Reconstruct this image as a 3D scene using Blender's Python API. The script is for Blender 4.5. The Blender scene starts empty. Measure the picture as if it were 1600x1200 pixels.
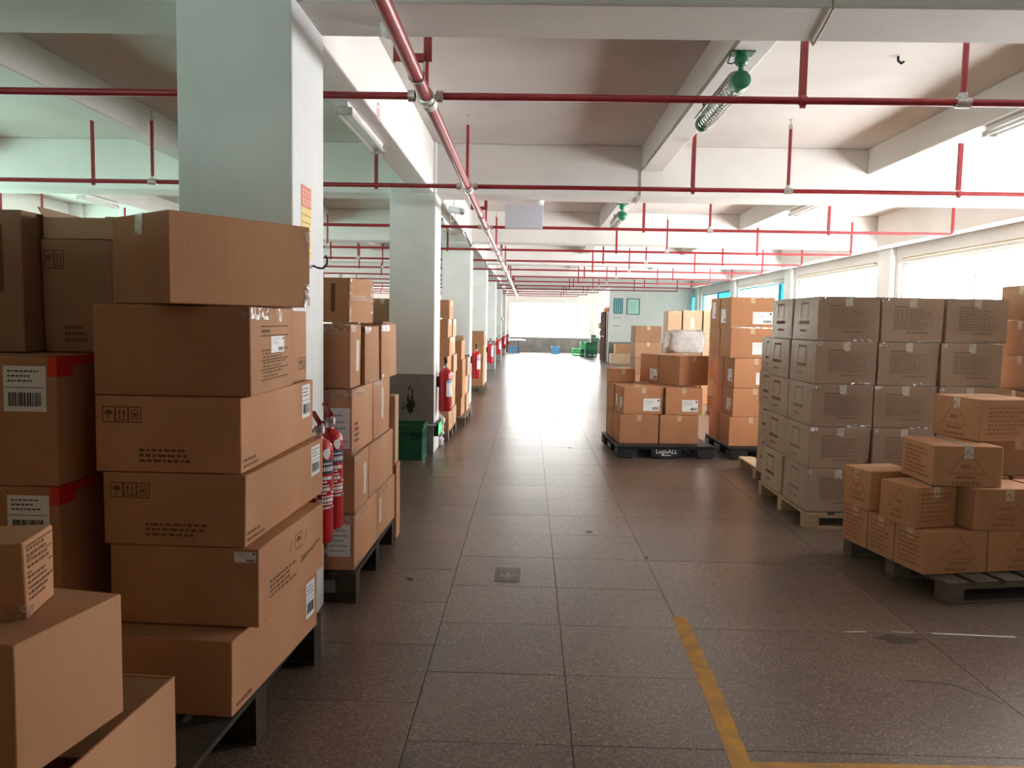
import bpy, bmesh, math, random
from mathutils import Vector, Matrix
random.seed(7)
SC = bpy.context.scene
COL = SC.collection
R = math.radians
# ---------------------------------------------------------------- camera
FPX, ROLL, EYE = 1220.0, 0.02, 1.52
Yc = Vector((27.0, 97.0, -FPX)).normalized()
up = Vector((math.sin(ROLL), math.cos(ROLL), 0))
Zc = (up - Yc * up.dot(Yc)).normalized()
Xc = Yc.cross(Zc)
cd = bpy.data.cameras.new('camera'); cam = bpy.data.objects.new('camera', cd); COL.objects.link(cam)
m3 = Matrix(((Xc.x, Xc.y, Xc.z), (Yc.x, Yc.y, Yc.z), (Zc.x, Zc.y, Zc.z)))
cam.matrix_world = Matrix.Translation((0, 0, EYE)) @ m3.to_4x4()
cd.sensor_width = 36; cd.lens = 36 * FPX / 1600; cd.clip_start = .05; cd.clip_end = 200
SC.camera = cam
# ---------------------------------------------------------------- sky, exposure
W = bpy.data.worlds.new('sky'); SC.world = W; W.use_nodes = True
bg = W.node_tree.nodes['Background']
bg.inputs[0].default_value = (1, .985, .96, 1); bg.inputs[1].default_value = 32.0
vs = SC.view_settings
vs.view_transform = 'Standard'; vs.look = 'None'; vs.gamma = 1; vs.use_curve_mapping = False; vs.exposure = 0.33
cy = SC.cycles
cy.max_bounces = 10; cy.diffuse_bounces = 8; cy.glossy_bounces = 5; cy.transparent_max_bounces = 12
cy.sample_clamp_indirect = 6; cy.caustics_reflective = False; cy.caustics_refractive = False
cy.use_denoising = True

def portal(loc, rot, sx, sy):
    d = bpy.data.lights.new('window_portal', 'AREA'); d.shape = 'RECTANGLE'; d.size = sx; d.size_y = sy
    d.cycles.is_portal = True
    o = bpy.data.objects.new('window_portal', d); COL.objects.link(o); o.location = loc; o.rotation_euler = rot
    return o

# ---------------------------------------------------------------- materials
def mat(name, color, rough=.6, metal=0., spec=.5, coat=0., emit=None, estr=0.):
    m = bpy.data.materials.new(name); m.use_nodes = True
    b = m.node_tree.nodes['Principled BSDF']
    b.inputs['Base Color'].default_value = (*color, 1); b.inputs['Roughness'].default_value = rough
    b.inputs['Metallic'].default_value = metal; b.inputs['Specular IOR Level'].default_value = spec
    b.inputs['Coat Weight'].default_value = coat
    if emit: b.inputs['Emission Color'].default_value = (*emit, 1); b.inputs['Emission Strength'].default_value = estr
    return m
def nodes(m): return m.node_tree.nodes, m.node_tree.links, m.node_tree.nodes['Principled BSDF']
def mottled(name, c1, c2, scale=3., rough=.7, spec=.3, detail=6., bump=0., bscale=60., coat=0., stretch=(1, 1, 1), metal=0., rand=0., lo=.35, hi=.65):
    """two-tone noise colour with fine bump; rand varies brightness per object"""
    m = mat(name, c1, rough, metal, spec, coat); N, L, b = nodes(m)
    tc = N.new('ShaderNodeTexCoord'); mp = N.new('ShaderNodeMapping'); mp.inputs['Scale'].default_value = stretch
    L.new(tc.outputs['Object'], mp.inputs[0])
    n = N.new('ShaderNodeTexNoise'); n.inputs['Scale'].default_value = scale; n.inputs['Detail'].default_value = detail
    L.new(mp.outputs[0], n.inputs['Vector'])
    r = N.new('ShaderNodeValToRGB'); r.color_ramp.elements[0].position = lo; r.color_ramp.elements[1].position = hi
    r.color_ramp.elements[0].color = (*c1, 1); r.color_ramp.elements[1].color = (*c2, 1)
    L.new(n.outputs['Fac'], r.inputs[0]); out = r.outputs[0]
    if rand:
        oi = N.new('ShaderNodeObjectInfo'); mr = N.new('ShaderNodeMapRange')
        mr.inputs['To Min'].default_value = 1 - rand; mr.inputs['To Max'].default_value = 1 + rand
        L.new(oi.outputs['Random'], mr.inputs['Value'])
        hs = N.new('ShaderNodeHueSaturation'); L.new(mr.outputs[0], hs.inputs['Value']); L.new(out, hs.inputs['Color']); out = hs.outputs[0]
    L.new(out, b.inputs['Base Color'])
    if bump:
        n2 = N.new('ShaderNodeTexNoise'); n2.inputs['Scale'].default_value = bscale; L.new(mp.outputs[0], n2.inputs['Vector'])
        bp = N.new('ShaderNodeBump'); bp.inputs['Strength'].default_value = bump; bp.inputs['Distance'].default_value = .01
        L.new(n2.outputs['Fac'], bp.inputs['Height']); L.new(bp.outputs[0], b.inputs['Normal'])
    return m
def cardboard(name, c1, c2, coat=0., rough=.75):
    m = mottled(name, c1, c2, 2.2, rough, .25, 8, 0, 60, coat, (1, 1, .6), rand=.09)
    N, L, b = nodes(m)
    tc = N.new('ShaderNodeTexCoord')
    w = N.new('ShaderNodeTexNoise'); w.inputs['Scale'].default_value = 1.; w.inputs['Detail'].default_value = 3
    mp = N.new('ShaderNodeMapping'); mp.inputs['Scale'].default_value = (170, 170, 6); L.new(tc.outputs['Object'], mp.inputs[0]); L.new(mp.outputs[0], w.inputs['Vector'])
    bp = N.new('ShaderNodeBump'); bp.inputs['Strength'].default_value = .12; bp.inputs['Distance'].default_value = .004
    L.new(w.outputs['Fac'], bp.inputs['Height'])
    if coat:   # wrinkled stretch film clings to the board
        w2 = N.new('ShaderNodeTexNoise'); w2.inputs['Scale'].default_value = 9.; w2.inputs['Detail'].default_value = 4; w2.inputs['Distortion'].default_value = 1.2
        L.new(tc.outputs['Object'], w2.inputs['Vector'])
        b2 = N.new('ShaderNodeBump'); b2.inputs['Strength'].default_value = .25; b2.inputs['Distance'].default_value = .02
        L.new(w2.outputs['Fac'], b2.inputs['Height']); L.new(b2.outputs[0], b.inputs['Coat Normal']); b.inputs['Coat Roughness'].default_value = .22
    L.new(bp.outputs[0], b.inputs['Normal'])
    return m

CARD = cardboard('cardboard_tan', (.50, .26, .14), (.43, .21, .11))
CARD_WARM = cardboard('cardboard_warm', (.46, .225, .115), (.40, .185, .09))
CARD_PALE = cardboard('cardboard_pale', (.52, .36, .24), (.46, .30, .19))
CARD_FILM = cardboard('cardboard_under_film', (.40, .285, .21), (.34, .235, .17), coat=.22)
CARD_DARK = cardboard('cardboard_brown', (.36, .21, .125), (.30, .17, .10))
INK = mat('print_brown', (.15, .075, .038), .8, 0, .2)
INK_RED = mat('print_red_brown', (.29, .125, .066), .8, 0, .2)
INK_FAINT = mat('print_faint', (.225, .15, .108), .8, 0, .2)
BLACK = mat('label_ink', (.015, .015, .018), .6)
PAPER = mat('label_paper', (.78, .79, .8), .55)
PAPERC = mat('label_cream', (.62, .56, .46), .6)
TAPE = mottled('packing_tape', (.50, .34, .22), (.58, .44, .31), 20, .25, .6, 3, .2, 40)
TAPE_CLEAR = mottled('clear_tape', (.5, .42, .33), (.66, .62, .55), 30, .15, .8, 3, .5, 50)
TAPE_RED = mat('red_tape', (.62, .025, .012), .35)
PAINT = mottled('white_paint', (.75, .735, .72), (.69, .675, .66), 1.3, .75, .25, 8, .12, 25)
PAINT_COL = mottled('white_paint_column', (.74, .75, .75), (.66, .67, .67), 2.2, .7, .3, 10, .15, 18)
GREY = mottled('grey_dado_paint', (.17, .165, .155), (.24, .23, .22), 2.5, .6, .35, 10, .2, 20)
SLABM = mottled('ceiling_paint', (.72, .69, .66), (.62, .59, .56), .9, .85, .2, 8, .1, 12)
GROUT = mat('grout', (.03, .026, .024), .9)
RED = mottled('red_pipe_paint', (.23, .012, .018), (.30, .02, .026), 14, .35, .5, 5)
RED_EXT = mottled('red_enamel', (.40, .008, .014), (.46, .012, .018), 5, .22, .6)
STEEL = mottled('galvanised', (.45, .43, .41), (.62, .60, .57), 60, .38, .5, 3, metal=.7)
CHROME = mat('chrome', (.75, .75, .75), .15, 1)
DARKM = mat('black_plastic', (.012, .012, .013), .45)
BLACKPAL = mottled('black_pallet_plastic', (.010, .010, .012), (.02, .02, .022), 8, .5, .35)
WHITEP = mat('white_plastic', (.80, .80, .80), .4)
WOOD = mottled('pallet_pine', (.42, .30, .18), (.33, .225, .13), 6, .8, .2, 6, .3, 60, stretch=(1, 8, 8), rand=.12)
WOOD_SHADED = mottled('pallet_shaded', (.06, .045, .033), (.035, .027, .02), 6, .85, .2, 6, .3, 60, stretch=(1, 8, 8), rand=.15)  # deep shadow around the left pallets put into the wood colour
WOOD_HALF_SHADED = mottled('pallet_grey_brown_shaded', (.13, .10, .075), (.085, .065, .05), 6, .85, .2, 6, .3, 60, stretch=(1, 8, 8), rand=.15)  # weathered wood darkened to carry the shadow under the front right stack
WOOD_OLD = mottled('pallet_weathered', (.24, .19, .145), (.16, .12, .09), 6, .85, .2, 6, .3, 60, stretch=(1, 8, 8), rand=.15)
GREENP = mottled('dark_green_crate', (.006, .10, .055), (.01, .13, .07), 5, .4, .5)
GREENB = mottled('bright_green_crate', (.02, .50, .13), (.03, .58, .17), 5, .4, .5)
BLUEP = mottled('blue_crate', (.10, .34, .62), (.14, .40, .68), 5, .4, .5)
LAMPG = mottled('lamp_green_enamel', (.012, .16, .085), (.02, .20, .11), 6, .35, .5)
YELLOW = mottled('yellow_line_paint', (.55, .27, .035), (.36, .19, .05), 12, .6, .3, 8, .1, 60)
TEAL = mat('teal_window_metal', (.08, .36, .42), .4)
WFRAME = mat('white_window_metal', (.78, .8, .8), .4)
POLY = mottled('woven_sack', (.47, .45, .43), (.36, .345, .33), 7, .5, .4, 6, .5, 14)
PURPLEW = mat('sign_back', (.62, .62, .72), .5)
BEIGE = mottled('bundled_curtain', (.42, .36, .30), (.30, .25, .21), 6, .8)
ORANGE = mat('orange_plastic', (.75, .22, .08), .5)
YELP = mat('pale_yellow_box', (.72, .66, .36), .6)
STEELBLK = mat('dark_steel', (.02, .02, .022), .4, .6)
LEAF = mat('dry_leaf', (.07, .035, .018), .9)

def glass_mat(name, tint, gloss=.08):
    m = bpy.data.materials.new(name); m.use_nodes = True; N, L = m.node_tree.nodes, m.node_tree.links
    N.remove(N['Principled BSDF']); out = N['Material Output']
    t = N.new('ShaderNodeBsdfTransparent'); t.inputs[0].default_value = (*tint, 1)
    g = N.new('ShaderNodeBsdfGlossy'); g.inputs['Roughness'].default_value = .03
    mx = N.new('ShaderNodeMixShader'); mx.inputs[0].default_value = gloss
    L.new(t.outputs[0], mx.inputs[1]); L.new(g.outputs[0], mx.inputs[2]); L.new(mx.outputs[0], out.inputs[0])
    return m
GLASS = glass_mat('clear_glass', (.97, .98, .98))
GLASS_GREEN = glass_mat('greenish_glass', (.50, .64, .60))
GLASS_PALE = glass_mat('pale_tinted_glass', (.40, .43, .41))
GLASS_BACK = glass_mat('soft_green_glass', (.53, .63, .605))
GLASS_TEAL = glass_mat('teal_glass', (.06, .22, .25))

def terrazzo():
    m = mat('terrazzo', (.2, .16, .14), .30, 0, .5); N, L, b = nodes(m)
    tc = N.new('ShaderNodeTexCoord'); geo = N.new('ShaderNodeNewGeometry')
    v = N.new('ShaderNodeTexVoronoi'); v.inputs['Scale'].default_value = 150; L.new(geo.outputs['Position'], v.inputs['Vector'])
    hs = N.new('ShaderNodeSeparateColor'); L.new(v.outputs['Color'], hs.inputs[0])
    r = N.new('ShaderNodeValToRGB'); e = r.color_ramp.elements
    e[0].position = 0; e[0].color = (.075, .050, .038, 1); e[1].position = 1; e[1].color = (.34, .25, .198, 1)
    for p, c in ((.3, (.130, .089, .068, 1)), (.72, (.168, .117, .091, 1)), (.9, (.225, .161, .127, 1))):
        k = e.new(p); k.color = c
    L.new(hs.outputs[0], r.inputs[0])
    n = N.new('ShaderNodeTexNoise'); n.inputs['Scale'].default_value = .9; n.inputs['Detail'].default_value = 4; n.inputs['Roughness'].default_value = .5
    L.new(geo.outputs['Position'], n.inputs['Vector'])
    mr = N.new('ShaderNodeMapRange'); mr.inputs['From Min'].default_value = .3; mr.inputs['From Max'].default_value = .7
    mr.inputs['To Min'].default_value = .72; mr.inputs['To Max'].default_value = 1.12; L.new(n.outputs['Fac'], mr.inputs[0])
    oi = N.new('ShaderNodeObjectInfo'); mr2 = N.new('ShaderNodeMapRange'); mr2.inputs['To Min'].default_value = .92; mr2.inputs['To Max'].default_value = 1.08
    L.new(oi.outputs['Random'], mr2.inputs[0])
    mu = N.new('ShaderNodeMath'); mu.operation = 'MULTIPLY'; L.new(mr.outputs[0], mu.inputs[0]); L.new(mr2.outputs[0], mu.inputs[1])
    hv = N.new('ShaderNodeHueSaturation'); L.new(r.outputs[0], hv.inputs['Color']); L.new(mu.outputs[0], hv.inputs['Value'])
    L.new(hv.outputs[0], b.inputs['Base Color'])
    n3 = N.new('ShaderNodeTexNoise'); n3.inputs['Scale'].default_value = 6; L.new(geo.outputs['Position'], n3.inputs['Vector'])
    bp = N.new('ShaderNodeBump'); bp.inputs['Strength'].default_value = .012; bp.inputs['Distance'].default_value = .01
    L.new(n3.outputs['Fac'], bp.inputs['Height']); L.new(bp.outputs[0], b.inputs['Normal'])
    return m
TERRAZZO = terrazzo()

def scuffed():
    """the grey dado of one column, with black rubbed stains that run down from knee height"""
    m = mottled('grey_dado_scuffed', (.17, .165, .155), (.24, .23, .22), 2.5, .6, .35, 10, .2, 20); N, L, b = nodes(m)
    src = b.inputs['Base Color'].links[0].from_socket
    tc = N.new('ShaderNodeTexCoord'); mp = N.new('ShaderNodeMapping'); mp.inputs['Scale'].default_value = (16, 16, 7)
    L.new(tc.outputs['Object'], mp.inputs[0]); n = N.new('ShaderNodeTexNoise'); n.inputs['Detail'].default_value = 5; n.inputs['Scale'].default_value = 1.3
    L.new(mp.outputs[0], n.inputs['Vector'])
    sp = N.new('ShaderNodeVectorMath'); sp.operation = 'DISTANCE'
    mq = N.new('ShaderNodeMapping'); mq.inputs['Scale'].default_value = (1, 0, .45); L.new(tc.outputs['Object'], mq.inputs[0])
    L.new(mq.outputs[0], sp.inputs[0]); sp.inputs[1].default_value = (-.01, 0, .57 * .45)
    mr = N.new('ShaderNodeMapRange'); mr.inputs['From Min'].default_value = .02; mr.inputs['From Max'].default_value = .13; mr.inputs['To Min'].default_value = .24; mr.inputs['To Max'].default_value = -.22
    L.new(sp.outputs['Value'], mr.inputs[0])
    ad = N.new('ShaderNodeMath'); L.new(n.outputs['Fac'], ad.inputs[0]); L.new(mr.outputs[0], ad.inputs[1])
    r = N.new('ShaderNodeValToRGB'); r.color_ramp.elements[0].position = .56; r.color_ramp.elements[1].position = .62; L.new(ad.outputs[0], r.inputs[0])
    mx = N.new('ShaderNodeMix'); mx.data_type = 'RGBA'; L.new(r.outputs[0], mx.inputs[0]); L.new(src, mx.inputs[6]); mx.inputs[7].default_value = (.012, .010, .009, 1)
    L.new(mx.outputs[2], b.inputs['Base Color'])
    return m
GREY_SCUFF = scuffed()

def film_mat():
    m = bpy.data.materials.new('clear_film'); m.use_nodes = True; N, L = m.node_tree.nodes, m.node_tree.links
    N.remove(N['Principled BSDF']); out = N['Material Output']
    t = N.new('ShaderNodeBsdfTransparent'); t.inputs[0].default_value = (.96, .95, .95, 1)
    g = N.new('ShaderNodeBsdfGlossy'); g.inputs['Roughness'].default_value = .14
    tc = N.new('ShaderNodeTexCoord'); n = N.new('ShaderNodeTexNoise'); n.inputs['Scale'].default_value = 28; n.inputs['Detail'].default_value = 4; n.inputs['Distortion'].default_value = 1.5
    L.new(tc.outputs['Object'], n.inputs['Vector'])
    bp = N.new('ShaderNodeBump'); bp.inputs['Strength'].default_value = .9; bp.inputs['Distance'].default_value = .03; L.new(n.outputs['Fac'], bp.inputs['Height']); L.new(bp.outputs[0], g.inputs['Normal'])
    mr = N.new('ShaderNodeMapRange'); mr.inputs['From Min'].default_value = .42; mr.inputs['From Max'].default_value = .62; mr.inputs['To Max'].default_value = .42; L.new(n.outputs['Fac'], mr.inputs[0])
    mx = N.new('ShaderNodeMixShader'); L.new(mr.outputs[0], mx.inputs[0]); L.new(t.outputs[0], mx.inputs[1]); L.new(g.outputs[0], mx.inputs[2]); L.new(mx.outputs[0], out.inputs[0])
    return m
FILM = film_mat()

# ---------------------------------------------------------------- mesh helpers
class MB:
    def __init__(s): s.v = []; s.f = []; s.m = []
    def quad(s, pts, mi=0):
        i = len(s.v); s.v += [tuple(p) for p in pts]; s.f.append(tuple(range(i, i + len(pts)))); s.m.append(mi)
    def box(s, x0, x1, y0, y1, z0, z1, mi=0):
        i = len(s.v)
        s.v += [(x, y, z) for z in (z0, z1) for x, y in ((x0, y0), (x1, y0), (x1, y1), (x0, y1))]
        for q in ((0, 3, 2, 1), (4, 5, 6, 7), (0, 1, 5, 4), (1, 2, 6, 5), (2, 3, 7, 6), (3, 0, 4, 7)):
            s.f.append(tuple(i + k for k in q)); s.m.append(mi)
    def tube(s, p0, p1, r0, r1=None, n=12, mi=0, caps=True):
        r1 = r0 if r1 is None else r1; p0 = Vector(p0); p1 = Vector(p1); d = (p1 - p0).normalized()
        a = d.orthogonal().normalized(); b = d.cross(a); i = len(s.v)
        for p, r in ((p0, r0), (p1, r1)):
            s.v += [tuple(p + (a * math.cos(t) + b * math.sin(t)) * r) for t in (2 * math.pi * k / n for k in range(n))]
        for k in range(n): s.f.append((i + k, i + (k + 1) % n, i + n + (k + 1) % n, i + n + k)); s.m.append(mi)
        if caps: s.f.append(tuple(i + n - 1 - k for k in range(n))); s.m.append(mi); s.f.append(tuple(i + n + k for k in range(n))); s.m.append(mi)
    def path(s, pts, r, n=8, mi=0):
        for a, b in zip(pts, pts[1:]): s.tube(a, b, r, r, n, mi)
    def lathe(s, prof, c=(0, 0, 0), n=20, mi=0, axis='z'):
        i = len(s.v)
        for r, h in prof:
            for k in range(n):
                t = 2 * math.pi * k / n; x, y = r * math.cos(t), r * math.sin(t)
                p = {'z': (x, y, h), 'y': (x, h, y), 'x': (h, x, y)}[axis]; s.v.append((c[0] + p[0], c[1] + p[1], c[2] + p[2]))
        for j in range(len(prof) - 1):
            for k in range(n):
                a = i + j * n + k; b = i + j * n + (k + 1) % n
                s.f.append((a, b, b + n, a + n)); s.m.append(mi)
        s.f.append(tuple(i + n - 1 - k for k in range(n))); s.m.append(mi)
        e = i + (len(prof) - 1) * n; s.f.append(tuple(e + k for k in range(n))); s.m.append(mi)
    def mesh(s, name, mats, smooth=False):
        me = bpy.data.meshes.new(name); me.from_pydata(s.v, [], s.f)
        for m in (mats if isinstance(mats, (list, tuple)) else [mats]): me.materials.append(m)
        for p, k in zip(me.polygons, s.m): p.material_index = k
        bm = bmesh.new(); bm.from_mesh(me); bmesh.ops.recalc_face_normals(bm, faces=bm.faces); bm.to_mesh(me); bm.free()
        if smooth: me.shade_smooth(); 
        return me
    def build(s, name, mats, parent=None, loc=(0, 0, 0), rotz=0., smooth=False, bevel=0.):
        me = s.mesh(name, mats)
        o = link(name, me, parent, loc, rotz)
        if smooth:
            me.shade_smooth(); me.set_sharp_from_angle(angle=R(40))
        if bevel:
            b = o.modifiers.new('bevel', 'BEVEL'); b.width = bevel; b.segments = 2; b.limit_method = 'ANGLE'; b.angle_limit = R(40)
        return o
def link(name, me, parent=None, loc=(0, 0, 0), rotz=0.):
    o = bpy.data.objects.new(name, me); COL.objects.link(o); o.location = loc; o.rotation_euler = (0, 0, rotz)
    if parent: o.parent = parent
    return o
def tag(o, label, cat=None, group=None, kind=None):
    o['label'] = label
    if cat: o['category'] = cat
    if group: o['group'] = group
    if kind: o['kind'] = kind
    return o
def thing(name, label, cat, loc=(0, 0, 0), rotz=0., group=None):
    return tag(link(name, None, None, loc, rotz), label, cat, group)
def struct(o, label=None):
    o['kind'] = 'structure'
    if label: o['label'] = label
    return o
def text_mesh(body, size, m, parent, loc, rot, name='lettering', depth=.0006, align='CENTER'):
    c = bpy.data.curves.new(name, 'FONT'); c.body = body; c.size = size; c.extrude = depth; c.align_x = align; c.align_y = 'CENTER'; c.resolution_u = 2
    t = bpy.data.objects.new(name + '_curve', c); COL.objects.link(t)
    dg = bpy.context.evaluated_depsgraph_get(); me = bpy.data.meshes.new_from_object(t.evaluated_get(dg))
    bpy.data.objects.remove(t); me.materials.clear(); me.materials.append(m)
    o = bpy.data.objects.new(name, me); COL.objects.link(o); o.parent = parent; o.location = loc; o.rotation_euler = rot
    return o

# ================================================================= STRUCTURE
ROWS = [3.50 + 5.27 * k for k in range(-2, 8)]        # column lines along the hall (front faces)
CW = .53
XL, XR, YB, YF = -8.6, 6.45, -7.6, 39.75
SLAB, MAINB, SECB = 3.49, 2.93, 3.21
MAINX = (-8.6, -1.33, 6.09)                            # left edges of the lengthwise main beams
SECX = (-6.46, -3.88, 1.215, 3.70)
# ---- floor: slab with terrazzo tiles lying in it
b = MB(); b.box(XL - .3, XR + .3, YB - .3, YF + .3, -.12, -.004)
floor = struct(b.build('floor', GROUT), 'polished brown terrazzo tile floor of the hall')
GAP = .0035; g = GAP / 2
# left edges and widths of the tile columns
XS = [(-.415 - 1.2 * (k + 1), 1.2) for k in range(7)] + [(-.415, .6), (.185, .6)] + [(.785 + 1.2 * k, 1.2) for k in range(5)]
def in_view(x, y):
    cc = Vector((Xc.x * x + Yc.x * y - Zc.x * EYE, Xc.y * x + Yc.y * y - Zc.y * EYE, Xc.z * x + Yc.z * y - Zc.z * EYE))
    if cc.z > -.3: return False
    px = 800 + FPX * cc.x / -cc.z; py = 600 - FPX * cc.y / -cc.z
    return -80 < px < 1680 and py < 1300
cells = []
for x0, w in XS:
    d = .56 if w < 1 else (.56 if x0 < 0 else 1.12); y0 = 2.71 + (.28 if x0 < -.5 else 0) - d * int(10.5 / d)
    y = y0
    while y < YF:
        if y + d > YB: cells.append((x0 + w / 2, y + d / 2, w, d))
        y += d
vis = sorted((c for c in cells if in_view(c[0], c[1]) and -1.7 < c[0] < 5), key=lambda c: c[1])[:290]
vset = set(vis); tme = {}
for x, y, w, d in vis:
    if (w, d) not in tme:
        tm = MB(); tm.box(-w / 2 + g, w / 2 - g, -d / 2 + g, d / 2 - g, -.004, 0); tme[(w, d)] = tm.mesh('floor_tile', TERRAZZO)
    link('floor_tile', tme[(w, d)], floor, (x, y, random.uniform(-.0005, 0)))
rest = MB()
for x, y, w, d in cells:
    if (x, y, w, d) not in vset: rest.box(max(x - w / 2 + g, XL), min(x + w / 2 - g, XR), y - d / 2 + g, min(y + d / 2 - g, YF), -.004, -.0003)
o = rest.build('floor_tiling', TERRAZZO, floor); o['kind'] = 'stuff'
# ---- ceiling slab
b = MB(); b.box(XL - .3, XR + .3, YB - .3, YF + .3, SLAB, SLAB + .2)
struct(b.build('ceiling', SLABM), 'white painted concrete ceiling slab between beams')
# ---- cross beams and lengthwise beams
for y in ROWS:
    b = MB(); b.box(XL, XR, y + .10, y + CW, MAINB, SLAB)
    struct(b.build('beam', PAINT, bevel=.012), 'white painted concrete cross beam over a column row')
for k in range(len(ROWS) + 1):
    y0 = ROWS[k - 1] + CW if k else YB; y1 = ROWS[k] + .1 if k < len(ROWS) else YF
    if y1 - y0 < .3: continue
    for x in MAINX:
        b = MB(); b.box(x, x + .24 if x > -8 else x + .3, y0, y1 - .1, MAINB + .001, SLAB)
        struct(b.build('beam', PAINT, bevel=.012), 'white painted lengthwise main beam on the column line')
    for x in SECX:
        b = MB(); b.box(x, x + .235, y0, y1, SECB, SLAB)
        struct(b.build('beam', PAINT, bevel=.012), 'shallow white lengthwise beam between column lines')
# ---- columns
def column(x0, y, scuff=False, right_grey=False):
    b = MB(); b.box(x0, x0 + .514, y, y + CW, 0, MAINB); b.box(x0, x0 + .514, y, y + .099, MAINB, SLAB)
    c = struct(b.build('column', PAINT_COL, bevel=.012), 'square white painted column with grey lower part')
    d = MB(); t = .003
    d.box(-.257 - t, .257, -CW / 2 - t, -CW / 2 + .01, 0, .91); d.box(-.257 - t, -.25, -CW / 2, CW / 2, 0, .91)
    d.build('dado', GREY_SCUFF if scuff else GREY, c, (x0 + .257, y + CW / 2, 0))
    return c
for k, y in enumerate(ROWS):
    column(-1.576, y, scuff=(k == 3)); column(6.0 + .35, y); column(-8.6, y)
# ---- walls with window openings
def wall_side(name, x0, x1, openings, z0, z1, dado=.85):
    """a wall in the YZ plane, cut by openings (y0, y1)"""
    b = MB(); ys = YB
    for a, c in openings:
        b.box(x0, x1, ys, a, 0, SLAB); b.box(x0, x1, a, c, 0, z0); b.box(x0, x1, a, c, z1, SLAB); ys = c
    b.box(x0, x1, ys, YF, 0, SLAB)
    return struct(b.build(name, PAINT), 'white painted side wall with a long row of windows')
RO = [(ROWS[k] + CW + .12, ROWS[k + 1] - .12) for k in range(2, 9)]; RO[0] = (4.9, RO[0][1])
LO = [(ROWS[k] + CW + .3, ROWS[k + 1] - .3) for k in (2, 3, 4, 5, 6, 7)]
WZ0, WZ1 = .95, 2.66
wall_side('wall_right', XR, XR + .25, RO, WZ0, WZ1)
wall_side('wall_left', XL - .25, XL, LO, WZ0, WZ1)
FO = [(-8.2, -1.62), (-1.02, 3.04), (3.35, 6.1)]
b = MB(); xs = XL - .25
FZ0, FZ1 = .74, 2.52
for a, c in FO:
    b.box(xs, a, YF, YF + .25, 0, SLAB); b.box(a, c, YF, YF + .25, 0, FZ0); b.box(a, c, YF, YF + .25, FZ1, SLAB); xs = c
b.box(xs, XR + .25, YF, YF + .25, 0, SLAB)
wb = struct(b.build('wall_back', PAINT), 'far end wall with a wide bright window opening')
d = MB(); d.box(XL, XR, YF - .012, YF, 0, .73); d.build('dado', GREY, wb)
BO = [(-8.2, -1.9)]
b = MB(); xs = XL - .25
for a, c in BO:
    b.box(xs, a, YB - .25, YB, 0, SLAB); b.box(a, c, YB - .25, YB, 0, 1.0); b.box(a, c, YB - .25, YB, 2.66, SLAB); xs = c
b.box(xs, XR + .25, YB - .25, YB, 0, SLAB)
struct(b.build('wall_front', PAINT), 'white end wall with windows')
# ---- windows
wn = [0]
def window(axis, p, a0, a1, z0, z1, n, fm, gm, teal=None):
    wn[0] += 1
    w = struct(link('window_%d' % wn[0], None), 'wide window with metal frame in the side wall' if axis == 'x' else 'wide window in the end wall')
    def bx(b, a, c, zl, zh, t0=.06, t1=.13):
        if axis == 'x': b.box(p + t0, p + t1, a, c, zl, zh)
        else: b.box(a, c, p + t0, p + t1, zl, zh)
    f = MB(); bx(f, a0, a1, z0, z0 + .05); bx(f, a0, a1, z1 - .05, z1); bx(f, a0, a0 + .05, z0 + .05, z1 - .05); bx(f, a1 - .05, a1, z0 + .05, z1 - .05)
    f.build('frame', fm, w)
    st = (a1 - a0 - .1) / n
    for k in range(n):
        c0 = a0 + .05 + k * st
        if k and n > 1:
            q = MB(); bx(q, c0 - .02, c0 + .02, z0 + .05, z1 - .05); q.build('mullion', fm, w)
        q = MB(); bx(q, c0 + (.02 if k else 0), c0 + st - (.02 if k < n - 1 else 0), z0 + .05, z1 - .05, .092, .098)
        q.build('pane', GLASS_TEAL if teal is not None and k in teal else gm, w)
for k, (a, c) in enumerate(RO):
    window('x', XR, a, c, WZ0, WZ1, 6 if k == 3 else 2, TEAL if k > 2 else WFRAME, GLASS if k < 4 else GLASS_PALE, teal={3: (0,), 4: (0,), 5: (0,)}.get(k))
    portal((XR + .04, (a + c) / 2, (WZ0 + WZ1) / 2), (0, R(90), 0), WZ1 - WZ0, c - a)
for k, (a, c) in enumerate(LO):
    window('x', XL - .2, a, c, WZ0, WZ1, 4, WFRAME, GLASS_GREEN if k < 2 else GLASS_PALE)
    portal((XL - .04, (a + c) / 2, (WZ0 + WZ1) / 2), (0, R(-90), 0), WZ1 - WZ0, c - a)
for a, c in FO:
    window('y', YF, a, c, FZ0, FZ1, 1, WFRAME, GLASS)
    portal(((a + c) / 2, YF + .04, (FZ0 + FZ1) / 2), (R(-90), 0, 0), c - a, FZ1 - FZ0)
for a, c in BO:
    window('y', YB - .2, a, c, 1.0, 2.66, 4, WFRAME, GLASS_BACK)
    portal(((a + c) / 2, YB - .04, 1.83), (R(90), 0, 0), c - a, 1.66)
for k in (1, 2, 3):
    b = MB(); y0_ = ROWS[k + 2] + CW + .2; b.tube((XR - .05, y0_, 2.72), (XR - .05, y0_ + 4.2, 2.72), .018, n=10)
    for q in (.1, 2.1, 4.1): b.box(XR - .05, XR, y0_ + q, y0_ + q + .03, 2.71, 2.73)
    r_ = b.build('curtain_rail', mat('rail_tan_%d' % k, (.30, .24, .16), .6)); r_['label'] = 'tan rail above the window of the %s bright bay' % ('first second third'.split()[k - 1]); r_['category'] = 'rail'; r_['group'] = 'tan rails above the right windows'
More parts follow.
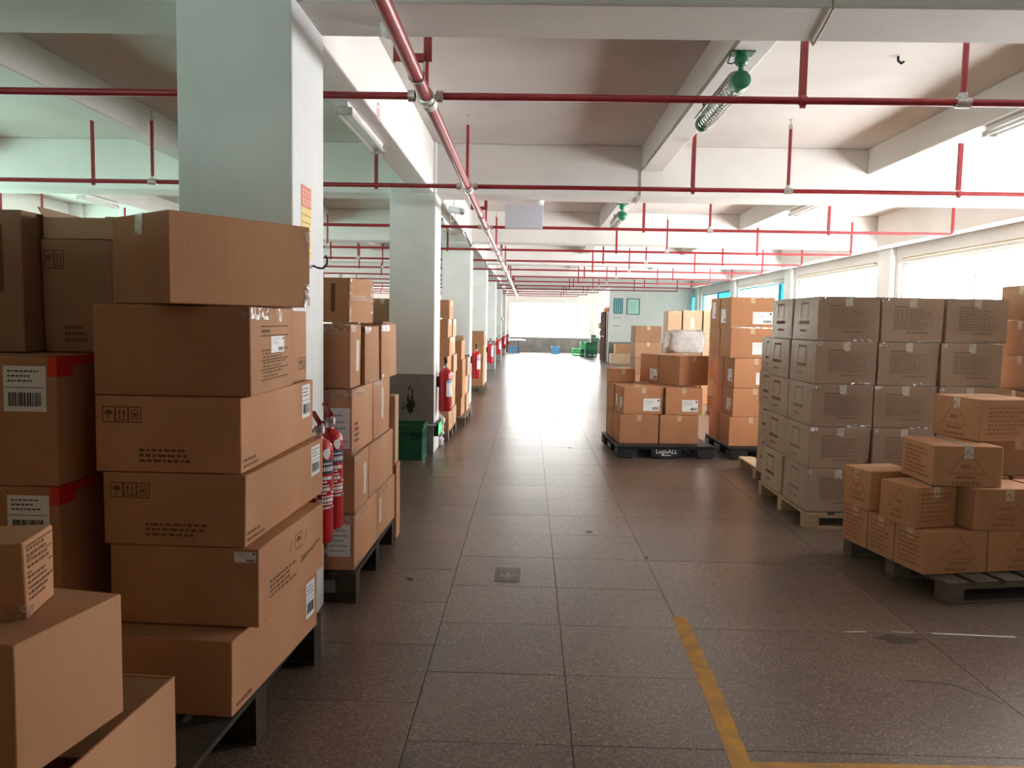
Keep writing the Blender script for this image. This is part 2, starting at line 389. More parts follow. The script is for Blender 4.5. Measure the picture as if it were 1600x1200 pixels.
# ---- partition room at the far right
PY, PX = 30.75, 3.12
b = MB(); b.box(PX, XR - .11, PY, PY + .15, 0, MAINB); b.box(PX, PX + .15, PY + .15, 33.6, 0, MAINB); b.box(PX + .15, XR - .11, 33.45, 33.6, 0, MAINB)
pw = struct(b.build('wall_partition', PAINT), 'white partition wall at the far right with grey lower band')
d = MB(); d.box(PX, XR - .11, PY - .004, PY, 0, .80); d.build('dado', GREY, pw)

# ================================================================= CARTONS
class Card:
    """deformable carton; local origin at the centre of its base, -y is its front face"""
    def __init__(s, sx, sy, sz, rnd, bulge=.004, jit=.003):
        s.d = (sx, sy, sz); s.bulge = [rnd.uniform(.2, 1) * bulge for _ in range(4)]
        s.j = [[(rnd.uniform(-jit, jit), rnd.uniform(-jit, jit)) for _ in range(2)] for _ in range(4)]
    def P(s, a, b, c):
        sx, sy, sz = s.d; x = (a - .5) * sx; y = (b - .5) * sy; z = c * sz
        w = ((1 - a) * (1 - b), a * (1 - b), a * b, (1 - a) * b)
        for k in range(4):
            x += w[k] * (s.j[k][0][0] * (1 - c) + s.j[k][1][0] * c); y += w[k] * (s.j[k][0][1] * (1 - c) + s.j[k][1][1] * c)
        q = 16 * c * (1 - c)
        y -= s.bulge[0] * q * a * (1 - a) * (1 - b); x += s.bulge[1] * q * b * (1 - b) * a
        y += s.bulge[2] * q * a * (1 - a) * b; x -= s.bulge[3] * q * b * (1 - b) * (1 - a)
        return Vector((x, y, z))
    def fp(s, face, u, v, off=.0009):
        if face == 'F': return s.P(u, 0, v) + Vector((0, -off, 0))
        if face == 'R': return s.P(1, u, v) + Vector((off, 0, 0))
        if face == 'L': return s.P(0, 1 - u, v) + Vector((-off, 0, 0))
        if face == 'B': return s.P(1 - u, 1, v) + Vector((0, off, 0))
        return s.P(u, v, 1) + Vector((0, 0, off))
    def dims(s, face): return {'F': (s.d[0], s.d[2]), 'B': (s.d[0], s.d[2]), 'R': (s.d[1], s.d[2]), 'L': (s.d[1], s.d[2]), 'T': (s.d[0], s.d[1])}[face]
    def rect(s, b, face, u0, v0, u1, v1, mi=0, off=.0009):
        n = max(1, int(abs(u1 - u0) * 4)); 
        for k in range(n):
            a = u0 + (u1 - u0) * k / n; c = u0 + (u1 - u0) * (k + 1) / n
            m = max(1, int(abs(v1 - v0) * 4))
            for q in range(m):
                e = v0 + (v1 - v0) * q / m; h = v0 + (v1 - v0) * (q + 1) / m
                b.quad([s.fp(face, a, e, off), s.fp(face, c, e, off), s.fp(face, c, h, off), s.fp(face, a, h, off)], mi)
    def line(s, b, face, p, q, t, mi=0, off=.0009):
        W_, H_ = s.dims(face); dx, dy = (q[0] - p[0]) * W_, (q[1] - p[1]) * H_; l = math.hypot(dx, dy) or 1
        nx, ny = -dy / l * t / 2 / W_, dx / l * t / 2 / H_
        b.quad([s.fp(face, *z, off) for z in ((p[0] - nx, p[1] - ny), (q[0] - nx, q[1] - ny), (q[0] + nx, q[1] + ny), (p[0] + nx, p[1] + ny))], mi)
    def frame(s, b, face, u0, v0, u1, v1, t, mi=0):
        for p, q in (((u0, v0), (u1, v0)), ((u1, v0), (u1, v1)), ((u1, v1), (u0, v1)), ((u0, v1), (u0, v0))): s.line(b, face, p, q, t, mi)
    def words(s, b, face, u0, v0, u1, v1, lines, rnd, mi=0, fill=.5, off=.0009):
        h = (v1 - v0) / lines
        for k in range(lines):
            v = v1 - (k + .5) * h; u = u0; end = u1 - rnd.uniform(0, .35) * (u1 - u0)
            while u < end - .004:
                w = rnd.uniform(.04, .13) * (u1 - u0); w = min(w, end - u)
                s.rect(b, face, u, v - h * fill / 2, u + w, v + h * fill / 2, mi, off); u += w + .03 * (u1 - u0)

def marks(cd, spec, rnd, parent, ink):
    labels = []; PN = {'text': 'printed_text', 'rect': 'printed_bar', 'line': 'printed_panel', 'pictos': 'pictogram_row', 'triangle': 'triangle_mark', 'table': 'printed_table', 'bag': 'printed_symbol'}
    panel = any(q[0] == 'line' for q in spec); pools = {}
    for sp in spec:
        k, f, u0, v0, u1, v1 = sp[:6]; du, dv = u1 - u0, v1 - v0
        key = 'line' if panel and k in ('text', 'line') else (k, len(pools))
        pm = pools.setdefault(key, MB())
        if k == 'text': cd.words(pm, f, u0, v0, u1, v1, sp[6], rnd)
        elif k == 'rect': cd.rect(pm, f, u0, v0, u1, v1)
        elif k == 'line': cd.line(pm, f, (u0, v0), (u1, v1), sp[6])
        elif k == 'pictos':      # a framed row of handling pictograms: umbrella, this-way-up arrows, fragile
            n = sp[6]; w = du / n; t = .0035
            for i in range(n):
                a = u0 + i * w + w * .03; c = u0 + (i + 1) * w - w * .03; cd.frame(pm, f, a, v0, c, v1, t)
                m = (a + c) / 2; 
                if i == 0:
                    for q in range(-3, 3):
                        e0, e1 = m + q * w * .1, m + (q + 1) * w * .1; hh = lambda e: v0 + dv * (.5 + .3 * math.sqrt(max(0, 1 - ((e - m) / (w * .32)) ** 2)))
                        pm.quad([cd.fp(f, e0, v0 + dv * .5), cd.fp(f, e1, v0 + dv * .5), cd.fp(f, e1, hh(e1)), cd.fp(f, e0, hh(e0))])
                    cd.line(pm, f, (m, v0 + dv * .18), (m, v0 + dv * .55), t)
                elif i == 1:
                    for e in (m - w * .17, m + w * .17):
                        cd.rect(pm, f, e - w * .05, v0 + dv * .25, e + w * .05, v0 + dv * .62)
                        pm.quad([cd.fp(f, e - w * .13, v0 + dv * .6), cd.fp(f, e + w * .13, v0 + dv * .6), cd.fp(f, e, v0 + dv * .88)])
                    cd.rect(pm, f, a + w * .12, v0 + dv * .12, c - w * .12, v0 + dv * .2)
                else:
                    cd.frame(pm, f, m - w * .25, v0 + dv * .2, m + w * .25, v0 + dv * .8, t); cd.rect(pm, f, m - w * .12, v0 + dv * .35, m + w * .14, v0 + dv * .62)
        elif k == 'triangle':
            a, c, e = (u0, v0), (u1, v0), ((u0 + u1) / 2, v1)
            for p, q in ((a, c), (c, e), (e, a)): cd.line(pm, f, p, q, .0045)
            m = (u0 + u1) / 2; cd.words(pm, f, m - du * .17, v0 + dv * .22, m + du * .2, v0 + dv * .42, 1, rnd, 0, .8)
            cd.words(pm, f, u0 + du * .2, v0 - dv * .25, u1 - du * .12, v0 - dv * .08, 1, rnd, 0, .8)
            cd.words(pm, f, u0 + du * .1, v0 - dv * .52, u1, v0 - dv * .34, 1, rnd, 0, .8)
        elif k == 'table':       # printed packing table
            rows, cols = sp[6]
            for i in range(rows + 1): cd.line(pm, f, (u0, v0 + dv * i / rows), (u1, v0 + dv * i / rows), .0022)
            for i in range(cols + 1): cd.line(pm, f, (u0 + du * i / cols, v0), (u0 + du * i / cols, v1), .0018)
            for i in range(rows): cd.words(pm, f, u0 + .01, v0 + dv * i / rows, u1 - .01, v0 + dv * (i + 1) / rows, 1, rnd, 0, .38)
            cd.words(pm, f, u0, v1 + dv * .05, u0 + du * .55, v1 + dv * .17, 1, rnd, 0, .8)
            cd.words(pm, f, u0 + du * .35, v0 - dv * .2, u1, v0 - dv * .08, 1, rnd, 0, .7)
        elif k == 'bag':         # square-topped arch with a band and a caption below it
            t = min(du * cd.dims(f)[0], .05) * .24
            cd.line(pm, f, (u0, v0 + dv * .42), (u0, v1), t); cd.line(pm, f, (u1, v0 + dv * .42), (u1, v1), t); cd.line(pm, f, (u0 - .012, v1), (u1 + .012, v1), t * 1.4)
            cd.rect(pm, f, u0 - du * .18, v0 + dv * .2, u1 + du * .18, v0 + dv * .33); cd.words(pm, f, u0, v0 - dv * .1, u1, v0, 1, rnd, 0, .8)
        elif k in ('label', 'slip', 'cream', 'strip', 'film'): labels.append(sp)
    for key, pm in pools.items():
        if pm.f: pm.build(PN[key if key == 'line' else key[0]], ink, parent)
    for sp in labels:
        k, f, u0, v0, u1, v1 = sp[:6]; du, dv = u1 - u0, v1 - v0; lm = MB(); o2 = .0022
        if k == 'film':
            n_ = 5
            for a_ in range(n_):
                for b_ in range(2):
                    q = [(u0 + du * (a_ + i) / n_, v0 + dv * (b_ + j) / 2) for i, j in ((0, 0), (1, 0), (1, 1), (0, 1))]
                    lm.quad([cd.fp(f, uu, vv, .0016 + .0022 * abs(math.sin(uu * 57 + vv * 31))) for uu, vv in q])
            lm.build('film_patch', FILM, parent, smooth=True); continue
        cd.rect(lm, f, u0, v0, u1, v1, 0, .0013)
        if k == 'label':         # white shipping label with barcode below
            u = u0 + du * .12
            while u < u1 - du * .14:
                w = rnd.choice((.012, .02, .035)) * du; cd.rect(lm, f, u, v0 + dv * .12, u + w, v0 + dv * .42, 1, o2); u += w + rnd.choice((.012, .022)) * du
            cd.words(lm, f, u0 + du * .1, v0 + dv * .62, u1 - du * .1, v0 + dv * .94, 3, rnd, 1, .3, o2)
            cd.rect(lm, f, u0 + du * .04, v0 + dv * .52, u1 - du * .04, v0 + dv * .535, 1, o2)
        elif k == 'slip':        # paper with a round mark at its top corner, small text and a small code at its lower corner
            cd.words(lm, f, u0 + du * .08, v0 + dv * .5, u0 + du * .7, v0 + dv * .9, 4, rnd, 2, .3, o2)
            cu, cv, ru, rv = u1 - du * .1, v1 - dv * .16, du * .055, dv * .09
            lm.quad([cd.fp(f, cu + ru * math.cos(t), cv + rv * math.sin(t), o2) for t in (2 * math.pi * i / 10 for i in range(10))], 1)
            u = u0 + du * .55
            while u < u1 - du * .08:
                cd.rect(lm, f, u, v0 + dv * .1, u + du * .022, v0 + dv * .32, 1, o2); u += du * .04
        elif k == 'cream': cd.words(lm, f, u0 + du * .1, v0 + dv * .1, u1 - du * .1, v1 - dv * .1, 5, rnd, 2, .3, o2)
        lm.build('shipping_label' if k != 'strip' else 'paper_strip', [PAPERC if k == 'strip' else PAPER, BLACK, mat('faint_ink', (.3, .3, .32), .7) if 'faint_ink' not in bpy.data.materials else bpy.data.materials['faint_ink']], parent)

NC = [0]
def carton(x, y, z, sx, sy, sz, rot, label, group=None, m=None, spec=(), tape='y', ink=None, bulge=.004, jit=.003, flaps=False, tape_m=None, name='cardboard_box'):
    """closed carton, base centre at x, y, z"""
    NC[0] += 1; rnd = random.Random(NC[0] * 13 + 5); m = m or CARD
    cd_ = Card(sx, sy, sz - .001, rnd, bulge, jit); n = 4
    bm = bmesh.new(); vd = {}
    def V(a, b_, c):
        k = (a, b_, c)
        if k not in vd: vd[k] = bm.verts.new(cd_.P(a / n, b_ / n, c / n))
        return vd[k]
    for i in range(n):
        for j in range(n):
            for fx in ((lambda p, q: (p, 0, q)), (lambda p, q: (n, p, q)), (lambda p, q: (n - p, n, q)), (lambda p, q: (0, n - p, q)), (lambda p, q: (p, q, n)), (lambda p, q: (n - p, q, 0))):
                bm.faces.new([V(*fx(i, j)), V(*fx(i + 1, j)), V(*fx(i + 1, j + 1)), V(*fx(i, j + 1))])
    me = bpy.data.meshes.new(name); bm.to_mesh(me); bm.free(); me.materials.append(m); me.shade_smooth(); me.set_sharp_from_angle(angle=R(40))
    o = link(name, me, None, (x, y, z), R(rot)); tag(o, label, 'box', group)
    bv = o.modifiers.new('worn_edges', 'BEVEL'); bv.width = .004; bv.segments = 2; bv.limit_method = 'ANGLE'; bv.angle_limit = R(45)
    if tape:
        tb = MB(); hw = .026
        if tape == 'y':
            w = hw / sx; cd_.rect(tb, 'T', .5 - w, 0, .5 + w, 1, 0, .0007); dv = min(.07 / sz, .4)
            cd_.rect(tb, 'F', .5 - w, 1 - dv, .5 + w, 1, 0, .0007); cd_.rect(tb, 'B', .5 - w, 1 - dv, .5 + w, 1, 0, .0007)
        else:
            w = hw / sy; cd_.rect(tb, 'T', 0, .5 - w, 1, .5 + w, 0, .0007); dv = min(.07 / sz, .4)
            cd_.rect(tb, 'R', .5 - w, 1 - dv, .5 + w, 1, 0, .0007); cd_.rect(tb, 'L', .5 - w, 1 - dv, .5 + w, 1, 0, .0007)
        tb.build('packing_tape', tape_m or TAPE, o)
        sm = MB()
        if tape == 'y': cd_.line(sm, 'T', (.5, 0), (.5, 1), .003, 0, .0004)
        else: cd_.line(sm, 'T', (0, .5), (1, .5), .003, 0, .0004)
        sm.build('flap_seam', GROUT, o)
    marks(cd_, spec, rnd, o, ink or INK)
    o['_c'] = 0; del o['_c']
    return o, cd_
def corner(Bx, By, z, w, l, h, ang, label, side='R', **k):
    """carton given by its nearest bottom corner; the long side face runs along ang; side says which way that face looks (R or L)"""
    v = Vector((math.cos(R(ang)), math.sin(R(ang)))); u = Vector((-v.y, v.x)) * (1 if side == 'R' else -1)
    c = Vector((Bx, By)) + v * l / 2 + u * w / 2
    return carton(c.x, c.y, z, w, l, h, ang - 90, label, **k)

# ---------------------------------------------------------------- pallets
_pm = {}
def shared(key, fn):
    if key not in _pm: _pm[key] = fn()
    return _pm[key]
def bxmesh(name, sx, sy, sz, m):
    def f():
        b = MB(); b.box(-sx / 2, sx / 2, -sy / 2, sy / 2, 0, sz); return b.mesh(name, m)
    return shared((name, round(sx, 3), round(sy, 3), round(sz, 3), m.name), f)
def pallet(x, y, sx, sy, h, rot, label, m=WOOD, boards=6, group='wooden pallets under the cartons'):
    p = thing('wooden_pallet', label, 'pallet', (x, y, 0), R(rot), group)
    t = .02; bw = sx / boards * .78; bl = h - 3 * t
    for i in range(boards):
        link('deck_board', bxmesh('deck_board', bw, sy, t, m), p, (-sx / 2 + bw / 2 + i * (sx - bw) / (boards - 1), 0, h - t))
    for j in (-1, 0, 1):
        yy = j * (sy / 2 - .05)
        link('stringer_board', bxmesh('stringer_board', sx, .095, t, m), p, (0, yy, h - 2 * t))
        link('bottom_board', bxmesh('bottom_board', sx, .095, t, m), p, (0, yy, 0))
        for i in (-1, 0, 1): link('block', bxmesh('block', .11, .095, bl, m), p, (i * (sx / 2 - .055), yy, t))
    return p
def plastic_pallet(x, y, sx, sy, h, rot, label, lettering=True, group='black plastic pallets'):
    p = thing('plastic_pallet', label, 'pallet', (x, y, 0), R(rot), group)
    b = MB(); hx, hy = sx / 2, sy / 2
    b.box(-hx, hx, -hy, hy, h - .022, h)
    for k in range(9): yy = -hy + .03 + k * (sy - .06) / 8; b.box(-hx, hx, yy - .012, yy + .012, h - .045, h - .022)
    b.build('deck', BLACKPAL, p, bevel=.004)
    for i in (-1, 0, 1):
        for j in (-1, 0, 1):
            sxk = .2 if i else .26; syk = .2 if j else .26
            k = MB(); k.box(-sxk / 2, sxk / 2, -syk / 2, syk / 2, .02, h - .046); k.build('block', BLACKPAL, p, (i * (hx - sxk / 2), j * (hy - syk / 2), 0), bevel=.006)
    for i in (-1, 0, 1):
        k = MB(); k.box(-.07, .07, -hy, hy, 0, .019); k.build('skid', BLACKPAL, p, (i * (hx - .1), 0, 0))
    if lettering:
        k = MB(); k.box(-.17, .17, -hy - .004, -hy + .004, .02, h - .03); k.build('name_plate', BLACKPAL, p)
        text_mesh('LogisALL', .066, PAPER, p, (0, -hy - .0048, h / 2 + .008), (R(90), 0, 0))
        u = MB(); u.box(-.06, .05, -hy - .0052, -hy - .0044, h / 2 - .036, h / 2 - .029); u.build('underline', PAPER, p)
        text_mesh('LogisALL', .05, PAPER, p, (-hx - .0008, -.02, h / 2 - .002), (R(90), 0, R(-90)))
    return p

# ---------------------------------------------------------------- left front stack (beside the first column)
pallet(-1.548, 2.72, 1.22, 1.40, .20, -2.5, 'shade-darkened pallet under the tall leaning carton stack by the first column', WOOD_SHADED, 7)
pallet(-1.605, 1.28, 1.22, 1.35, .20, -2.5, 'shade-darkened pallet under the open carton in the front corner', WOOD_SHADED, 7)
LS = 'cartons stacked before the first column'
corner(-.949, 2.45, .205, .5, .80, .258, 85.7, 'bottom carton of the tall front stack with a small white label at its far end', group=LS, m=CARD, tape=None,
       spec=[('label', 'R', .83, .28, .955, .86), ('text', 'R', .04, .06, .2, .16, 1)])
corner(-.895, 2.555, .467, .52, .685, .274, 86.9, 'carton with slanting printed text, second from the floor in the front stack', group=LS, m=CARD, tape=None,
       spec=[('text', 'R', .14, .24, .55, .5, 4), ('line', 'R', .6, .38, .92, .5, .01), ('text', 'R', .6, .4, .92, .48, 1), ('pictos', 'R', .5, .62, .62, .82, 1), ('line', 'R', .42, .66, .46, .8, .005), ('line', 'R', .66, .66, .7, .8, .005), ('slip', 'F', .84, .83, .985, .965)])
corner(-.941, 2.56, .742, .487, .875, .248, 88, 'third carton from the floor in the front stack, printed pictograms and white label', group=LS, m=CARD, tape=None,
       spec=[('label', 'R', .80, .42, .94, .93), ('pictos', 'F', .05, .66, .33, .86, 3), ('text', 'F', .3, .12, .74, .33, 3), ('text', 'R', .02, .04, .2, .22, 2)])
corner(-.96, 2.575, .991, .496, .86, .257, 89.8, 'fourth carton up in the front stack with three pictograms and white label', group=LS, m=CARD, tape=None,
       spec=[('label', 'R', .80, .40, .94, .95), ('pictos', 'F', .05, .66, .32, .86, 3), ('text', 'F', .3, .12, .72, .33, 3), ('text', 'R', .02, .04, .2, .2, 2)])
corner(-.935, 2.606, 1.249, .526, .548, .306, 92.1, 'carton with a ruled printed panel and taped top corner, under the turned top carton', group=LS, m=CARD,
       spec=[('line', 'R', .2, v, .85, v, .005) for v in (.78, .67, .50, .385, .275, .155)] + [('text', 'R', .22, .69, .5, .76, 1), ('text', 'R', .24, .4, .82, .48, 2), ('text', 'R', .24, .29, .82, .375, 2), ('text', 'R', .24, .17, .7, .26, 2), ('slip', 'R', .42, .46, .74, .66), ('film', 'R', 0, .86, .42, 1), ('film', 'R', .55, .84, .7, .99), ('film', 'F', .93, .86, 1, 1)], tape=None)
corner(-.985, 3.20, 1.249, .42, .235, .30, 90, 'narrow pale carton behind the ruled-panel carton of the front stack', group=LS, m=CARD, tape=None, spec=[('pictos', 'R', .45, .17, .95, .33, 2)])
corner(-1.158, 2.50, 1.558, .39, .544, .30, 52, 'plain carton turned askew on top of the front stack', group=LS, m=CARD, tape='y', tape_m=TAPE_CLEAR, spec=[('film', 'R', .96, .72, 1, .95), ('film', 'R', .95, .0, 1, .3)])
# far-left dark pile
DS = 'cartons in the dark pile at the left edge'
for zz, hh, lab in ((.205, .345, 'lowest carton of the dark pile, hidden behind the near plain carton'), (.551, .402, 'carton with white label below the red tape seam at the left edge'), (.954, .425, 'carton with white barcode label and red tape along its top, left edge')):
    o, c_ = corner(-1.525, 2.486, zz, .62, .72, hh, 90, lab, group=DS, m=CARD, tape=None,
                   spec=[('label', 'F', .72, .58, .945, .93)] if zz > .3 else [])
    if zz > .3:
        r_ = MB(); c_.rect(r_, 'R', .0, .93, .9, 1, 0, .0016); c_.rect(r_, 'F', .955, .85, 1, 1, 0, .0016); c_.rect(r_, 'R', 0, .85, .12, .93, 0, .0016)
        c_.rect(r_, 'T', .93, 0, 1, .9, 0, .0016); r_.build('red_tape', TAPE_RED, o)
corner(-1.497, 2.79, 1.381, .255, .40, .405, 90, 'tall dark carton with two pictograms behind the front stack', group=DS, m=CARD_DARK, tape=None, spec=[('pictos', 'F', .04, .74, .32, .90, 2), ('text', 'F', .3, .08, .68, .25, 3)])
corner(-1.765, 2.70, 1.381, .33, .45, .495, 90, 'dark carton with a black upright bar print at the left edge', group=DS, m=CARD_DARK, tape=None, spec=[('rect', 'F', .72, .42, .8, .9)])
# open shallow carton with raised flaps on top
o = thing('open_carton', 'opened carton with raised flaps on top of the dark pile', 'box', (-1.615, 3.0, 1.788), 0, DS)
b = MB(); x0, x1, y0, y1, h = -.135, .135, -.2, .2, .075; t = .005
b.box(x0, x1, y0, y0 + t, 0, h); b.box(x0, x1, y1 - t, y1, 0, h); b.box(x0, x0 + t, y0 + t, y1 - t, 0, h); b.box(x1 - t, x1, y0 + t, y1 - t, 0, h); b.box(x0 + t, x1 - t, y0 + t, y1 - t, 0, t)
b.build('body', CARD_PALE, o)
def flap(parent, pts, t, m=CARD_PALE):
    n_ = (Vector(pts[1]) - Vector(pts[0])).cross(Vector(pts[2]) - Vector(pts[0])).normalized() * t
    f = MB(); A = [Vector(p) for p in pts]; B_ = [a + n_ for a in A]; f.quad(A); f.quad(B_[::-1])
    for k in range(len(A)): f.quad([A[k], A[(k + 1) % len(A)], B_[(k + 1) % len(A)], B_[k]])
    return f.build('flap', m, parent)
flap(o, [(x0, y1, h), (x1, y1, h), (x1, y1 + .02, h + .05), (x0, y1 + .02, h + .055)], .004, CARD_DARK)
flap(o, [(x0, y0, h), (x0, y1, h), (x0 - .02, y1 - .02, h + .03), (x0 - .02, y0, h + .035)], .004)
# near plain carton, the text carton on it and the open carton below
corner(-1.108, 1.62, .480, .62, .34, .318, 79.5, 'big plain carton in the front corner, resting on the open carton', group='cartons in the front corner', m=CARD, tape=None)
corner(-1.169, 1.76, .800, .36, .17, .185, 101, 'small carton covered in printed text on the big plain carton', group='cartons in the front corner', m=CARD,
       spec=[('line', 'R', .06, .93, .94, .93, .004), ('text', 'R', .08, .62, .92, .92, 4), ('line', 'R', .06, .58, .94, .58, .004), ('text', 'R', .08, .2, .94, .56, 5), ('line', 'R', .06, .76, .94, .76, .003), ('film', 'R', 0, 0, .2, .16), ('film', 'F', .85, 0, 1, .2)], tape=None)
o = thing('open_carton', 'open topped carton with loose flap on the front corner pallet', 'box', (-1.36, 1.79, .203), R(-3), 'cartons in the front corner')
b = MB(); x0, x1, y0, y1, h = -.33, .33, -.40, .40, .272; t = .006
b.box(x0, x1, y0, y0 + t, 0, h); b.box(x0, x1, y1 - t, y1, 0, h); b.box(x0, x0 + t, y0 + t, y1 - t, 0, h); b.box(x1 - t, x1, y0 + t, y1 - t, 0, h); b.box(x0 + t, x1 - t, y0 + t, y1 - t, 0, t)
b.build('body', CARD, o)
flap(o, [(x0, y1, h), (x1, y1, h), (x1 - .06, y1 - .17, h - .16), (x0 + .06, y1 - .17, h - .16)], .004)

# ---------------------------------------------------------------- wrapped stack behind the first column
pallet(-1.46, 4.66, 1.12, 1.2, .165, 0, 'shade-darkened pallet under the wrapped carton stack behind the first column', WOOD_SHADED, 6)
MS = 'wrapped cartons behind the first column'
def mid(By, x, z, l, h, lab, spec=(), m=CARD, w=.52): corner(x, By, z, w, l, h, 89.3, lab, group=MS, m=m, spec=list(spec) + [('film', 'R', 0, .88, .5, 1), ('film', 'F', .6, .84, 1, 1), ('film', 'R', 0, 0, .3, .1)], tape=None)
mid(4.085, -.912, .17, .585, .304, 'front bottom carton with a large paper label on the wrapped stack', [('cream', 'F', .72, .25, .96, .82), ('strip', 'F', .55, .3, .72, .4)])
mid(4.68, -.905, .17, .56, .304, 'back bottom carton of the wrapped stack with a paper strip', [('strip', 'R', .1, .3, .2, .8)])
mid(4.085, -.916, .477, .36, .315, 'front carton in the second layer of the wrapped stack with a white strip', [('strip', 'R', .6, .2, .78, .75), ('cream', 'F', .1, .2, .2, .3)])
mid(4.455, -.91, .477, .74, .315, 'long carton at the back of the second wrapped layer')
mid(4.085, -.93, .795, .52, .352, 'carton with a white paper sheet behind the extinguisher handles', [('cream', 'F', .76, .1, .98, .72), ('text', 'R', .1, .15, .3, .5, 4)])
mid(4.615, -.92, .795, .5, .352, 'back carton of the third wrapped layer with a long paper strip', [('strip', 'R', .45, .3, .58, .85)])
mid(4.10, -.94, 1.15, .24, .340, 'narrow front carton of the top wrapped layer with a paper strip', [('strip', 'R', .5, .25, .8, .75)])
mid(4.355, -.915, 1.15, .38, .33, 'middle carton of the top wrapped layer, slightly proud')
mid(4.745, -.895, 1.15, .48, .338, 'back carton of the top wrapped layer beside the second column')
corner(-1.46, 4.085, .17, .52, 1.15, .62, 90, 'large hidden carton behind the wrapped stack front', group=MS, m=CARD, tape=None)
corner(-1.485, 4.10, .795, .5, 1.1, .68, 90, 'upper large carton on the hidden side of the wrapped stack', group=MS, m=CARD, tape=None)
corner(-1.055, 4.58, 1.494, .36, .30, .265, 74, 'carton with black bar print standing turned on the wrapped stack', group=MS, m=CARD, tape=None, spec=[('rect', 'F', .66, .25, .74, .88), ('film', 'R', 0, .0, .08, 1), ('film', 'R', .85, .1, 1, .95), ('film', 'R', .1, .5, .9, .62)])
s = MB(); s.box(-.07, .07, -.14, .14, 0, .01); tag(s.build('cardboard_sheet', CARD_PALE, None, (-1.03, 4.40, 1.491), R(10)), 'loose flat cardboard sheet before the turned carton', 'sheet', 'loose cardboard sheets')
s = MB(); s.box(-.08, .08, -.13, .13, 0, .012); tag(s.build('cardboard_sheet', CARD_DARK, None, (-.99, 5.05, 1.4915), R(-5)), 'loose flat cardboard sheet on the back end of the wrapped stack', 'sheet', 'loose cardboard sheets')
o, c_ = corner(-.905, 5.30, .53, .05, .14, .47, 90, 'thin upright carton panel leaning at the back end of the wrapped stack', group=MS, m=CARD_PALE, tape=None, spec=[('rect', 'F', .45, .42, .65, .47)])
corner(-.895, 5.29, .002, .12, .16, .525, 90, 'narrow carton on the floor under the thin upright panel', group=MS, m=CARD, tape=None)
# stack seen through the gap before the second column
GS = 'cartons far back beyond the first bay'
for i, (x, z, h) in enumerate(((-1.99, .002, .6), (-1.99, .604, .55), (-1.99, 1.156, .30), (-2.12, 1.458, .31), (-1.84, 1.458, .33))):
    carton(x - .06, 10.4, z, .62 if i < 3 else .26, .6, h, 0, ['bottom carton of the far back stack seen past the second column', 'second carton of the far back stack past the second column', 'third carton of the far back stack past the second column', 'darker upper carton at the far back, seen between column and wrapped stack', 'taller upper carton at the far back, touching the second column outline'][i], GS, CARD_DARK)

# ---------------------------------------------------------------- stacks beyond the second, third columns
def tower(x, y, w, l, zs, base, labs, group, m=CARD, side='R', rot=90, mats=None):
    z = base
    for i, h in enumerate(zs):
        corner(x + random.uniform(-.015, .015), y + random.uniform(-.01, .01), z, w, l, h - .002, rot, labs[i], side=side, group=group, m=(mats[i] if mats else m), tape='x')
        z += h
ORD = ['lowest', 'second', 'third', 'fourth', 'fifth', 'sixth', 'seventh', 'eighth']
pallet(-1.34, 10.25, .7, 1.1, .13, 0, 'pallet under the carton tower just past the second column', WOOD_OLD, 5)
P1 = 'carton tower past the second column'
tower(-1.0, 9.75, .62, .475, [.235] * 7, .133, ['%s carton, near side of the tower past the second column' % k for k in ORD], P1)
tower(-1.0, 10.27, .62, .45, [.235] * 6, .133, ['%s carton, far side of the tower past the second column' % k for k in ORD], P1, m=CARD_PALE)
pallet(-1.3, 11.75, .8, 1.2, .13, 0, 'pallet under the lower carton tower before the third column', WOOD_OLD, 5)
P2 = 'carton tower before the third column'
tower(-.955, 11.25, .55, .575, [.275] * 4, .133, ['%s carton, near side of the tower before the third column' % k for k in ORD], P2)
tower(-.94, 11.87, .55, .5, [.275] * 3, .133, ['%s carton, far side of the tower before the third column' % k for k in ORD], P2, m=CARD_PALE)
carton(-1.03, 11.5, 1.236, .12, .18, .07, 10, 'tiny pale carton lying on the tower before the third column', P2, CARD_PALE, tape=None)
# bundle of white sacks behind the second column's extinguisher
def sack(name, x, y, z, sx, sy, sz, label, group=None, seed=1, cat='sack', m=None):
    bm = bmesh.new(); bmesh.ops.create_cube(bm, size=1); bmesh.ops.subdivide_edges(bm, edges=bm.edges[:], cuts=9, use_grid_fill=True)
    rr = random.Random(seed)
    ph = [rr.uniform(0, 6) for _ in range(6)]
    for v in bm.verts:
        a, b_, c = v.co * 2
        f_ = 1 - .05 * (abs(a) ** 6 + abs(b_) ** 6 + abs(c) ** 6) * (abs(a * b_) + abs(b_ * c) + abs(a * c)) / 2
        w = .012 * math.sin(9 * a + 14 * c + ph[0]) + .010 * math.sin(11 * b_ - 17 * c + ph[1]) + .008 * math.sin(23 * c + 5 * a + ph[2]) + .01 * math.sin(31 * (a + b_) + 3 * c)
        v.co = Vector((a * f_ * sx / 2 + w * (1 if abs(a) > .9 else .3), b_ * f_ * sy / 2 + w * (1 if abs(b_) > .9 else .3), c * sz / 2 + (w if c > .9 and abs(a) + abs(b_) < 1.9 else 0)))
    zmin = min(v.co.z for v in bm.verts)
    for v in bm.verts: v.co.z -= zmin
    me = bpy.data.meshes.new(name); bm.to_mesh(me); bm.free(); me.materials.append(m or POLY); me.shade_smooth()
    return tag(link(name, me, None, (x, y, z)), label, cat, group)
sack('white_sack', -1.17, 9.42, .002, .3, .2, .36, 'crumpled white sack on the floor below the second column extinguisher', seed=3)
pallet(-1.28, 17.05, .7, 1.1, .14, 0, 'dark pallet under the carton tower past the third column', WOOD_OLD, 5)
P3 = 'carton tower past the third column'
